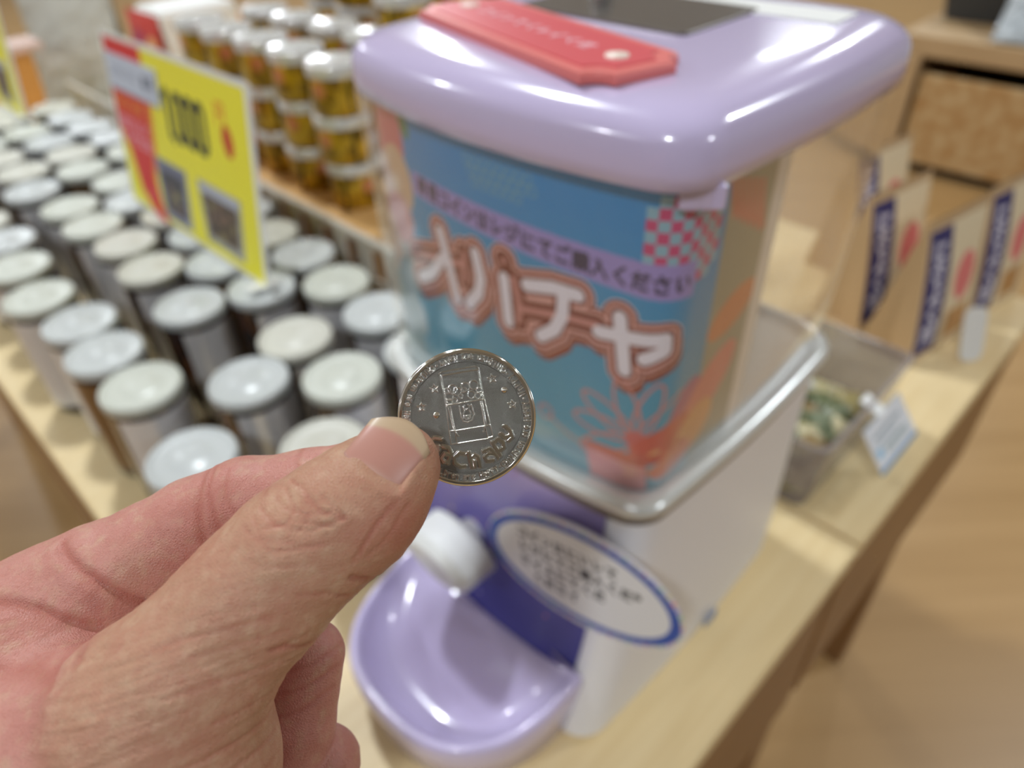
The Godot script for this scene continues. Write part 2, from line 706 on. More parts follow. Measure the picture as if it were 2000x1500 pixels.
	part(st, "lid_plate", mat(c8(116, 110, 106), 0.25, 0.4), o)
	st = begin()
	lathe(st, [Vector2(0, 0), Vector2(0.006, 0), Vector2(0.006, 0.006), Vector2(0.0052, 0.007), Vector2(0.002, 0.007), Vector2(0.002, 0.0065), Vector2(0, 0.0065)], 20, [1, 2, 3, 4])
	var lk := part(st, "lid_lock", M.chrome, o)
	lk.position = Vector3(-0.031, 0.3736, -0.018)
	# coral ticket plaque lying on the lid
	var tk := thing("ticket_plaque", "coral ticket-shaped plaque with notched corners lying on the lavender lid", "sign")
	tk.transform = o.transform * Transform3D(Basis(Vector3.UP, -0.245), Vector3(-0.011, 0.3726, 0.052)) * Transform3D(Basis(Vector3.RIGHT, -PI / 2), Vector3.ZERO)
	st = begin()
	plate(st, ticket(0.15, 0.046, 0.009), 0.0, 0.004, 0.0012)
	part(st, "board", mat(c8(226, 122, 118), 0.4), tk)
	st = begin()
	plate(st, ticket(0.138, 0.036, 0.0085), 0.004, 0.0046, 0.0003)
	part(st, "panel", mat(c8(214, 88, 96), 0.4), tk)
	for s in [-1.0, 1.0]:
		st = begin()
		lathe(st, [Vector2(0, 0.004), Vector2(0.0048, 0.004), Vector2(0.0046, 0.0052), Vector2(0, 0.0056)], 20, [1])
		var dt := part(st, "dot", mat(c8(246, 226, 214), 0.4), tk)
		dt.rotation.x = PI / 2
		dt.position = Vector3(s * 0.0575, 0, 0)
	var kana := [SG.ko, SG.i, SG.n, SG.te, SG.ku, SG.re, SG.i, SG.ku, SG.ta]
	st = begin()
	for k in kana.size():
		for s in kana[k]:
			for i in range(0, s.size() - 2, 2):
				var p := Vector2(-0.044 + k * 0.0098 + s[i] * 0.007, -0.0035 + s[i + 1] * 0.007)
				var q := Vector2(-0.044 + k * 0.0098 + s[i + 2] * 0.007, -0.0035 + s[i + 3] * 0.007)
				var d := (q - p)
				box(st, Vector3((p.x + q.x) / 2, (p.y + q.y) / 2, 0.0047), Vector3(d.length() + 0.001, 0.0012, 0.0004), 0.0001, Basis(Vector3.BACK, d.angle()))
	part(st, "lettering", mat(c8(240, 190, 200), 0.5), tk)
	# white paper on the lid behind the plate
	var pn := thing("paper_note", "plain white paper note lying on the back of the lavender lid", "paper")
	pn.transform = o.transform * Transform3D(Basis(Vector3.UP, 0.05), Vector3(0.026, 0.37255, -0.058)) * Transform3D(Basis(Vector3.RIGHT, -PI / 2), Vector3.ZERO)
	st = begin()
	plate(st, rounded_rect(0.1, 0.026, 0.001, 2), 0.0, 0.0006)
	part(st, "sheet", M.white_paper, pn)
	# oval card fixed to the front, standing out past the right-hand corner
	var ov := thing("oval_card", "white oval instruction card with a blue rim fixed to the front of the machine", "sign")
	ov.transform = o.transform * Transform3D(Basis(Vector3.UP, 0.1) * Basis(Vector3.RIGHT, -0.06) * Basis(Vector3.BACK, 0.15), Vector3(0.072, 0.1285, 0.1085))
	var pr := Print.new(-66, 66, -41, 41, 5.0, c8(214, 212, 222))
	for i in 60:
		var t := TAU * i / 60.0
		pr.oval(Vector2(65.2 * cos(t), 37.6 * sin(t)), 1.2, 0.9, rng.randf() * 3.0, [c8(220, 130, 130), c8(214, 200, 120), c8(130, 190, 130), c8(150, 130, 200)][i % 4])
	pr.oval(Vector2.ZERO, 64.4, 36.9, 0, c8(28, 76, 170))
	pr.oval(Vector2.ZERO, 58.6, 32.4, 0, c8(226, 225, 226))
	var rows := [[SG.ko, SG.i, SG.n, SG.ha, SG.ni, SG.hi, SG.re, SG.te], [SG.re, SG.ji, SG.ni, SG.te, SG.go, SG.kou, SG.nyu, SG.ku, SG.ta], [SG.sa, SG.i, SG.yo, SG.ni, SG.te, SG.ku, SG.ta], [SG.ku, SG.ta, SG.sa, SG.i]]
	for r in rows.size():
		for k in rows[r].size():
			pr.sign_strokes(rows[r][k], Vector2(-40 + k * 8.6 + (8.0 if r == 3 else 0.0), 13.0 - r * 11.5), Vector2(6.6, 8.0), 1.6, c8(64, 64, 64))
	pr.oval(Vector2(39, 8), 2.4, 2.4, 0, c8(60, 60, 60))
	var om := mat(Color.WHITE, 0.45)
	om.albedo_texture = pr.texture()
	var outline := PackedVector2Array()
	for i in 72:
		var t := TAU * i / 72.0
		outline.append(Vector2(0.0625 * cos(t), 0.0365 * sin(t)))
	st = begin()
	plate(st, outline, 0.0, 0.0016, 0.0, Transform3D.IDENTITY, Rect2(-0.0634, -0.0374, 0.1268, 0.0748))
	part(st, "card", om, ov)


func ticket(w: float, h: float, q: float) -> PackedVector2Array:
	var out := PackedVector2Array()
	for c in 4:
		var sx := 1.0 if c == 0 or c == 3 else -1.0
		var sy := 1.0 if c < 2 else -1.0
		var arc := []
		for i in 6:
			var t := PI / 2 * i / 5.0
			arc.append(Vector2(sx * (w / 2 - q * sin(t)), sy * (h / 2 - q * cos(t))))
		if c % 2 == 1:
			arc.reverse()
		for p in arc:
			out.append(p)
	return out


var SG := {
	"sen": [[0.1, 0.9, 0.9, 0.9], [0.5, 1, 0.5, 0.45], [0.2, 0.75, 0.8, 0.75, 0.8, 0.5, 0.2, 0.5, 0.2, 0.75], [0.2, 0.62, 0.8, 0.62], [0.05, 0.35, 0.95, 0.35], [0.65, 0.45, 0.65, 0.05, 0.5, 0.05], [0.3, 0.25, 0.38, 0.15]],
	"you": [[0.08, 0.03, 0.2, 0.4, 0.2, 0.95, 0.85, 0.95, 0.85, 0.03, 0.72, 0.05], [0.2, 0.65, 0.85, 0.65], [0.2, 0.38, 0.85, 0.38], [0.52, 0.95, 0.52, 0.05]],
	"ko": [[0.15, 0.8, 0.85, 0.8, 0.85, 0.1], [0.12, 0.12, 0.88, 0.12]],
	"i": [[0.85, 0.95, 0.45, 0.6, 0.1, 0.42], [0.52, 0.62, 0.52, 0.02]],
	"hi": [[0.15, 0.85, 0.18, 0.3, 0.32, 0.15, 0.4, 0.3], [0.72, 0.8, 0.88, 0.4]],
	"n": [[0.15, 0.8, 0.35, 0.68], [0.15, 0.1, 0.5, 0.2, 0.9, 0.7]],
	"ha": [[0.15, 0.9, 0.12, 0.3, 0.18, 0.05], [0.4, 0.68, 0.92, 0.68], [0.68, 0.92, 0.68, 0.2, 0.55, 0.08, 0.42, 0.2, 0.55, 0.3, 0.9, 0.1]],
	"re": [[0.25, 0.9, 0.25, 0.1, 0.85, 0.5]],
	"ji": [[0.15, 0.85, 0.35, 0.75], [0.1, 0.6, 0.3, 0.5], [0.12, 0.1, 0.5, 0.2, 0.85, 0.65], [0.7, 0.95, 0.78, 0.82], [0.85, 0.98, 0.93, 0.86]],
	"ni": [[0.15, 0.9, 0.12, 0.3, 0.2, 0.05], [0.45, 0.75, 0.88, 0.75], [0.42, 0.3, 0.5, 0.12, 0.9, 0.12]],
	"te": [[0.1, 0.8, 0.9, 0.85, 0.5, 0.55, 0.45, 0.2, 0.8, 0.05]],
	"go": [[0.2, 0.8, 0.75, 0.8], [0.15, 0.3, 0.2, 0.1, 0.85, 0.1], [0.8, 0.98, 0.85, 0.88], [0.9, 1, 0.96, 0.9]],
	"kou": [[0.08, 0.95, 0.35, 0.95, 0.35, 0.3, 0.08, 0.3, 0.08, 0.95], [0.08, 0.73, 0.35, 0.73], [0.08, 0.5, 0.35, 0.5], [0.12, 0.25, 0.03, 0.05], [0.3, 0.25, 0.4, 0.05], [0.45, 0.88, 0.98, 0.88], [0.58, 1, 0.58, 0.65], [0.82, 1, 0.82, 0.65], [0.42, 0.68, 1, 0.68], [0.48, 0.03, 0.48, 0.52, 0.95, 0.52, 0.95, 0.03], [0.7, 0.68, 0.7, 0.15], [0.48, 0.35, 0.95, 0.35], [0.4, 0.2, 1, 0.2]],
	"nyu": [[0.3, 0.9, 0.5, 0.85, 0.35, 0.4, 0.05, 0.05], [0.48, 0.7, 0.95, 0.05]],
	"ku": [[0.75, 0.95, 0.25, 0.5, 0.8, 0.05]],
	"ta": [[0.1, 0.75, 0.6, 0.78], [0.35, 0.95, 0.12, 0.1], [0.5, 0.5, 0.85, 0.52], [0.45, 0.25, 0.55, 0.1, 0.9, 0.12], [0.75, 0.9, 0.8, 0.8], [0.88, 0.93, 0.94, 0.83]],
	"sa": [[0.1, 0.7, 0.85, 0.78], [0.4, 0.97, 0.75, 0.4], [0.2, 0.35, 0.3, 0.1, 0.75, 0.08]],
	"yo": [[0.5, 0.95, 0.5, 0.2, 0.3, 0.08, 0.2, 0.2, 0.4, 0.3, 0.85, 0.1], [0.5, 0.65, 0.85, 0.68]],
	"en": [[0.12, 0.02, 0.12, 0.95, 0.88, 0.95, 0.88, 0.02], [0.12, 0.48, 0.88, 0.48], [0.5, 0.95, 0.5, 0.48]],
}


# printed film inside the bin; s = millimetres along its plan from the middle of the front, h = millimetres above the table
func build_bin_print(o: Node3D) -> void:
	var blue := c8(78, 150, 178)
	var pr := Print.new(-150, 174, 187, 342, 4.0, c8(158, 154, 134))
	# blue poster with its lighter foot
	for y in pr.im.get_height():
		var h := 342.0 - y / 4.0
		var c := c8(36, 142, 208).lerp(c8(62, 156, 190), clampf((330.0 - h) / 90.0, 0.0, 1.0))
		c = c.lerp(c8(134, 176, 190), clampf((214.0 - h) / 14.0, 0.0, 1.0))
		pr.im.fill_rect(Rect2i(int((-62.0 + 150.0) * 4), y, int(188.0 * 4), 1), c)
		pr.im.fill_rect(Rect2i(0, y, int(88.0 * 4), 1), c8(150, 180, 186).lerp(c8(206, 176, 168), clampf((h - 250.0) / 40.0, 0.0, 1.0)))
	# left edge: pink and cream petals, green leaf
	for q in [[-78, 330, 18, 26, c8(206, 112, 122)], [-100, 332, 16, 30, c8(214, 140, 140)], [-70, 306, 15, 18, c8(212, 180, 152)], [-92, 300, 16, 20, c8(216, 186, 184)], [-74, 284, 16, 14, c8(214, 160, 164)], [-108, 286, 16, 22, c8(220, 196, 180)], [-88, 266, 12, 18, c8(224, 200, 186)], [-118, 316, 12, 30, c8(214, 150, 150)]]:
		pr.oval(Vector2(q[0], q[1]), q[2], q[3], 0.2, q[4])
	pr.oval(Vector2(-57, 337), 4, 7, 0.4, c8(66, 130, 92))
	for q in [[-74, 246, 9, 13], [-62, 226, 6, 11], [-80, 218, 8, 12]]:
		pr.oval(Vector2(q[0], q[1]), q[2], q[3], 0.2, c8(174, 196, 206))
	# faint wave pattern near the top
	for i in 22:
		var p := Vector2(-8 + (i % 8) * 5.2 + (i / 8) * 2.4, 334 - (i / 8) * 4.6)
		pr.ring(p, 2.2, 2.2, 0, 0.6, c8(120, 168, 182))
	# checked ball at the upper right, rays behind it
	for i in 6:
		var bx := 124.0 + i * 5.2
		pr.poly([Vector2(bx, 340 - i * 1.6), Vector2(bx + 3, 340 - i * 1.6), Vector2(bx + 11, 322 - i * 3.0), Vector2(bx + 7, 320 - i * 3.0)], c8(206, 120, 104))
	for i in 8:
		for j in 9:
			var p := Vector2(83 + i * 4.9, 341 - j * 4.9)
			if p.distance_to(Vector2(104, 327)) < 24.0:
				pr.rect(p.x, p.x + 4.9, p.y - 4.9, p.y, c8(202, 66, 124) if (i + j) % 2 == 0 else c8(140, 186, 206))
	# lilac band and its line of writing
	pr.poly([Vector2(-54, 315.8), Vector2(108, 312.6), Vector2(108, 296), Vector2(-54, 304.2)], c8(158, 144, 210))
	var text := [SG.sen, SG.you, SG.ko, SG.i, SG.n, SG.ha, SG.re, SG.ji, SG.ni, SG.te, SG.go, SG.kou, SG.nyu, SG.ku, SG.ta, SG.sa, SG.hi]
	for k in text.size():
		pr.sign_strokes(text[k], Vector2(-49.0 + k * 9.15, 306.0 - k * 0.42), Vector2(7.6, 8.2), 1.6, c8(40, 38, 82))
	# big brush lettering: rust shade, pale rose, dark red line, white core
	var strokes := []
	for q in [[[-58, 269, -38, 275, -17, 279], 0], [[-33, 291, -28, 276, -23, 257], 1], [[-33, 276, -44, 263, -57, 255], 1], [[-14.5, 286, -15.5, 271], 0], [[-6, 289, -3, 277, -5, 268, -13, 258.5], 1], [[13, 283, 15, 260], 1], [[19, 285, 22, 274, 22, 263], 0], [[13, 292, 13.5, 292], 0], [[27, 284.5, 42, 288.4, 55, 289], 2], [[23, 270.5, 46, 275.5, 65, 277.5], 0], [[47.5, 288, 47, 276, 43, 267, 35, 260], 1], [[66, 274.5, 84, 277, 96, 278, 96.5, 272, 88, 267.5], 2], [[75.5, 285, 79.5, 259], 1]]:
		var pts := []
		for i in range(0, q[0].size(), 2):
			pts.append(Vector2(q[0][i], q[0][i + 1]))
		strokes.append([pts, q[1]])
	for off in [[Vector2(2.4, -4.6), 15.0, c8(140, 54, 36)], [Vector2(1.2, -2.3), 15.0, c8(150, 60, 42)], [Vector2.ZERO, 17.6, c8(226, 196, 196)], [Vector2.ZERO, 16.2, c8(132, 44, 36)], [Vector2.ZERO, 13.2, c8(226, 172, 166)], [Vector2.ZERO, 10.0, c8(112, 26, 28)]]:
		for s in strokes:
			var pts := []
			for p in s[0]:
				pts.append(p + off[0])
			pr.line(pts, off[1], off[2])
	for s in strokes:
		pr.line(s[0], 6.6 if s[1] != 0 else 3.6, c8(236, 232, 244) if s[1] != 0 else c8(204, 140, 136))
	# flowers and petals at the lower right
	pr.oval(Vector2(146, 271), 20, 10, 0.35, c8(216, 130, 88))
	for t in [2.6, 3.1, 3.7, 1.3, 0.7, 1.9]:
		pr.ring(Vector2(88, 222) + Vector2(17, 0).rotated(t), 16, 5.5, t, 1.6, c8(206, 132, 128))
	pr.oval(Vector2(88, 221), 5, 5, 0, c8(204, 104, 108))
	pr.oval(Vector2(116, 232), 10, 16, -0.5, c8(176, 92, 134))
	pr.oval(Vector2(135, 232), 27, 13, 0.75, c8(222, 128, 118))
	pr.oval(Vector2(104, 217), 19, 11, 0.3, c8(204, 88, 80))
	pr.oval(Vector2(127, 212), 17, 13, 0.6, c8(224, 160, 104))
	for i in 9:
		pr.oval(Vector2(98 + (i % 3) * 9, 212 - (i / 3) * 6 + (i % 2) * 3), 3.2, 2.2, 0.4, c8(226, 168, 120) if i % 2 == 0 else c8(192, 64, 66))
	pr.oval(Vector2(112, 200), 16, 8, 0.1, c8(222, 138, 120))
	pr.poly([Vector2(62, 210), Vector2(94, 212), Vector2(96, 190), Vector2(66, 190)], c8(198, 98, 92))
	pr.poly([Vector2(62, 206), Vector2(94, 204), Vector2(96, 188), Vector2(66, 188)], c8(228, 164, 164))
	pr.ring(Vector2(38, 216), 4, 4, 0, 1.4, c8(196, 130, 130))
	pr.line([Vector2(42, 213), Vector2(52, 208), Vector2(66, 204)], 1.4, c8(190, 130, 126))
	# pale edge strip at the right-hand end
	pr.rect(163, 174, 187, 342, c8(240, 232, 222))
	var m := mat(Color.WHITE, 0.35)
	m.albedo_texture = pr.texture()
	m.cull_mode = BaseMaterial3D.CULL_DISABLED
	var line: Array = []
	var hp := half_plan(0.0978, 0.0985, 0.013, 0.0165)
	for i in range(1, 25):
		hp.append(Vector2(hp[26].x, lerpf(hp[26].y, -0.085, i / 24.0)))
	var dist := [0.0]
	for i in range(1, hp.size()):
		dist.append(dist[-1] + hp[i].distance_to(hp[i - 1]))
	var st := begin()
	st.set_smooth_group(1)
	var n := 96
	var at_s := func(s: float) -> Vector2:
		var q := absf(s)
		for i in range(1, hp.size()):
			if dist[i] >= q:
				var p: Vector2 = hp[i - 1].lerp(hp[i], (q - dist[i - 1]) / (dist[i] - dist[i - 1]))
				return Vector2(p.x * signf(s), p.y)
		return hp[-1]
	for side in 2:
		st.set_smooth_group(1 + side)
		for i in n:
			var q := []
			for e in [[i, 0], [i, 1], [i + 1, 1], [i + 1, 0]]:
				var u := float(e[0]) / n
				var p: Vector2 = at_s.call(lerpf(-0.150, 0.174, u) * 0.98)
				if side == 1:
					p -= p.normalized() * 0.0005
				q.append([Vector3(p.x, lerpf(0.1885, 0.342, e[1]), p.y), Vector2(u, 1.0 - e[1])])
			for e in ([0, 1, 2, 0, 2, 3] if side == 0 else [0, 2, 1, 0, 3, 2]):
				st.set_uv(q[e][1])
				st.add_vertex(q[e][0])
	part(st, "printed_sheet", m, o)


const LABEL_TURN := -1.0
const ORD := ["first", "second", "third", "fourth", "fifth", "sixth", "seventh", "eighth", "ninth", "tenth", "eleventh", "twelfth", "thirteenth", "fourteenth", "fifteenth", "sixteenth"]


# ------------------------------------------------------------------ white-lidded jars
func build_jars() -> void:
	var bodies := []
	for v in 3:
		var pr := Print.new(0, 200, 0, 90, 1.6, c8(34, 26, 26))
		for i in 160:
			pr.line([Vector2(rng.randf() * 200, rng.randf() * 90), Vector2(rng.randf() * 200, rng.randf() * 90)].slice(0, 1) + [Vector2(rng.randf() * 200, rng.randf() * 90)], 0.5, [c8(30, 26, 24), c8(86, 58, 40), c8(44, 34, 40)][i % 3]) if i < 24 else pr.oval(Vector2(rng.randf() * 200, rng.randf() * 90), 2 + rng.randf() * 4, 3 + rng.randf() * 7, rng.randf() * 3, [c8(26, 24, 26), c8(84, 52, 32), c8(48, 34, 34), c8(96, 76, 58)][i % 4])
		var m := mat(Color.WHITE, 0.12)
		m.albedo_texture = pr.texture()
		m.clearcoat_enabled = true
		m.clearcoat = 0.8
		m.clearcoat_roughness = 0.05
		bodies.append(m)
	var foil := mat(c8(222, 222, 226), 0.25, 0.3)
	var tin := mat(c8(120, 88, 52), 0.3, 0.2)
	var n := 36
	var st := begin()
	var prof := [[0.0, 0.0005], [0.026, 0.0005], [0.0285, 0.003], [0.029, 0.008], [0.029, 0.105], [0.0285, 0.109], [0.027, 0.111], [0.026, 0.113]]
	st.set_smooth_group(1)
	for j in prof.size() - 1:
		for i in n:
			var q := []
			for e in [[i, j], [i, j + 1], [i + 1, j + 1], [i + 1, j]]:
				var t: float = TAU * e[0] / n
				var r: float = maxf(prof[e[1]][0], 0.00001)
				q.append([Vector3(r * cos(t), prof[e[1]][1], -r * sin(t)), Vector2(float(e[0]) / n, 1.0 - prof[e[1]][1] / 0.113)])
			for e in [0, 1, 2, 0, 2, 3]:
				st.set_uv(q[e][1])
				st.add_vertex(q[e][0])
	st.generate_normals()
	var body := st.commit()
	# wrap label: a strip round part of the body
	st = begin()
	st.set_smooth_group(1)
	for i in 12:
		var r0 := 0.0293
		var t0 := deg_to_rad(-60.0 + i * 10.0)
		var t1 := deg_to_rad(-60.0 + (i + 1) * 10.0)
		var p := [Vector3(r0 * cos(t0), 0.012, -r0 * sin(t0)), Vector3(r0 * cos(t0), 0.106, -r0 * sin(t0)), Vector3(r0 * cos(t1), 0.106, -r0 * sin(t1)), Vector3(r0 * cos(t1), 0.012, -r0 * sin(t1))]
		tri(st, p[0], p[1], p[2])
		tri(st, p[0], p[2], p[3])
	st.generate_normals()
	var label := st.commit()
	st = begin()
	lathe(st, [Vector2(0.026, 0.1105), Vector2(0.0293, 0.1105), Vector2(0.0302, 0.1112), Vector2(0.0302, 0.1172), Vector2(0.0296, 0.1188), Vector2(0.0282, 0.1195), Vector2(0.0268, 0.1192), Vector2(0.0262, 0.118), Vector2(0.0256, 0.1178), Vector2(0.016, 0.1178), Vector2(0.0154, 0.1174), Vector2(0.0148, 0.1178), Vector2(0, 0.1178)], n, [1, 9])
	st.generate_normals()
	var lid := st.commit()
	var lids := [mat(c8(200, 203, 193), 0.34), mat(c8(196, 200, 200), 0.28), mat(c8(202, 201, 190), 0.38)]
	# a, b and a note on each; the front row stands along the near edge
	var spots := []
	var seen_row := [0, 0, 0, 0]
	for q in [[-0.073, 0.272, 0], [-0.064, 0.375, 0], [-0.066, 0.441, 0], [-0.063, 0.503, 0], [-0.073, 0.575, 0], [-0.068, 0.652, 0], [-0.060, 0.722, 0], [-0.066, 0.79, 0], [-0.07, 0.86, 0], [-0.066, 0.928, 0], [-0.068, 0.995, 0], [-0.064, 1.063, 0], [-0.068, 1.131, 0],
			[-0.006, 0.215, 1], [-0.004, 0.32, 1], [0.0145, 0.457, 1], [0.020, 0.55, 1], [0.025, 0.621, 1], [0.018, 0.69, 1], [0.018, 0.757, 1], [0.004, 0.84, 1], [0.016, 0.912, 1], [0.008, 0.982, 1], [0.006, 1.05, 1], [0.004, 1.118, 1], [0.004, 1.185, 1],
			[0.048, 0.272, 2], [0.052, 0.345, 2], [0.074, 0.437, 2], [0.07, 0.512, 2], [0.086, 0.584, 2], [0.088, 0.655, 2], [0.074, 0.722, 2], [0.086, 0.79, 2], [0.07, 0.862, 2], [0.08, 0.93, 2], [0.076, 1.0, 2], [0.068, 1.068, 2], [0.066, 1.14, 2], [0.066, 1.204, 2],
			[0.112, 0.255, 3], [0.122, 0.325, 3], [0.126, 0.394, 3], [0.135, 0.464, 3], [0.135, 0.53, 3], [0.146, 0.6, 3], [0.148, 0.67, 3], [0.136, 0.74, 3], [0.15, 0.812, 3], [0.138, 0.88, 3], [0.143, 0.952, 3], [0.138, 1.02, 3], [0.134, 1.086, 3], [0.132, 1.153, 3]]:
		spots.append(q)
	var rows := ["front row", "second row", "third row", "row against the rack"]
	for q in spots:
		var r: int = q[2]
		seen_row[r] += 1
		var lab := "white-lidded seaweed jar in the %s, %s leftwards from the machine" % [rows[r], ORD[seen_row[r] - 1]]
		var o := thing("seaweed_jar", lab, "jar", at(q[0], q[1], 0.0), LABEL_TURN + rng.randf_range(-0.5, 0.5), "white-lidded jars on the display table")
		put(body, "body", bodies[rng.randi() % 3], o)
		put(label, "label", tin if rng.randf() < 0.12 else foil, o)
		put(lid, "lid", lids[rng.randi() % 3], o)


# ------------------------------------------------------------------ golden jars on their low shelf, wire rack in front
func build_gold() -> void:
	var sh := thing("display_riser", "low orange-toned wooden riser carrying the golden jars behind the wire rack", "shelf", at(0.36, 0.67, 0.0), TABLE_TURN)
	boxed("board", Vector3(0, 0.113, 0), Vector3(0.33, 0.014, 0.46), M.shelf_wood, sh)
	for s in [-1.0, 0.0, 1.0]:
		boxed("side_panel", Vector3(0.004, 0.053, s * 0.222), Vector3(0.31, 0.106, 0.014), M.shelf_wood, sh)
	var m := mat(Color.WHITE, 0.3, 0.45)
	var pr := Print.new(0, 120, 0, 40, 2.0, c8(190, 152, 36))
	for i in 30:
		pr.oval(Vector2(rng.randf() * 120, rng.randf() * 40), 2 + rng.randf() * 5, 3 + rng.randf() * 9, 0, [c8(146, 114, 24), c8(210, 172, 54), c8(128, 98, 24)][i % 3])
	for i in 3:
		pr.rect(4.0 + i * 40, 7.0 + i * 40, 3, 36, c8(74, 66, 24))
		pr.oval(Vector2(24 + i * 40, 26), 5, 8, 0, c8(206, 136, 96))
	m.albedo_texture = pr.texture()
	var n := 32
	var st := begin()
	st.set_smooth_group(1)
	var prof := [[0.0, 0.0], [0.025, 0.0], [0.028, 0.003], [0.028, 0.034], [0.026, 0.0375], [0.025, 0.039]]
	for j in prof.size() - 1:
		for i in n:
			var q := []
			for e in [[i, j], [i, j + 1], [i + 1, j + 1], [i + 1, j]]:
				var t: float = TAU * e[0] / n
				var r: float = maxf(prof[e[1]][0], 0.00001)
				q.append([Vector3(r * cos(t), prof[e[1]][1], -r * sin(t)), Vector2(float(e[0]) / n, 1.0 - prof[e[1]][1] / 0.04)])
			for e in [0, 1, 2, 0, 2, 3]:
				st.set_uv(q[e][1])
				st.add_vertex(q[e][0])
	st.generate_normals()
	var body := st.commit()
	st = begin()
	lathe(st, [Vector2(0.026, 0.037), Vector2(0.029, 0.0372), Vector2(0.0297, 0.0384), Vector2(0.0297, 0.0466), Vector2(0.0289, 0.0482), Vector2(0.0274, 0.0486), Vector2(0.0262, 0.0478), Vector2(0, 0.0478)], n, [1])
	st.generate_normals()
	var lid := st.commit()
	var lm := mat(c8(222, 222, 220), 0.2, 0.35)
	var nth := ["bottom", "middle", "top", "fourth up"]
	for r in 3:
		for k in 5:
			var hi := 3 + (1 if r == 2 or (r == 1 and k == 0) else 0)
			for y in hi:
				var a := 0.242 + r * 0.086 + 0.002 * (k % 3)
				var b := 0.522 + k * 0.0735 - r * 0.012
				if b > 1.22:
					continue
				var o := thing("golden_jar", "golden jar, %s of the %s stack leftwards in the riser's %s row" % [nth[y], ORD[k], ["front", "middle", "rear"][r]], "jar", at(a + rng.randf_range(-0.002, 0.002), b + rng.randf_range(-0.002, 0.002), 0.1202 + y * 0.0488), rng.randf() * TAU, "golden jars stacked on the wooden riser")
				put(body, "body", m, o)
				put(lid, "lid", lm, o)
	# white slatted rack
	var rk := thing("slatted_rack", "white slatted plastic rack standing between the white-lidded jars and the riser", "rack", at(0.184, 0.0, 0.0), TABLE_TURN)
	for y in [0.0045, 0.082, 0.127]:
		boxed("rail", Vector3(0, y, -0.78), Vector3(0.007, 0.011 if y > 0.1 else 0.008, 0.9), M.wire, rk, 0.002)
	st = begin()
	box(st, Vector3(0, 0.066, 0), Vector3(0.0045, 0.126, 0.022), 0.0012)
	st.generate_normals()
	var bar := st.commit()
	for k in 21:
		var o := put(bar, "slat", M.wire, rk)
		o.position = Vector3(0.0, 0, -0.345 - k * 0.043)


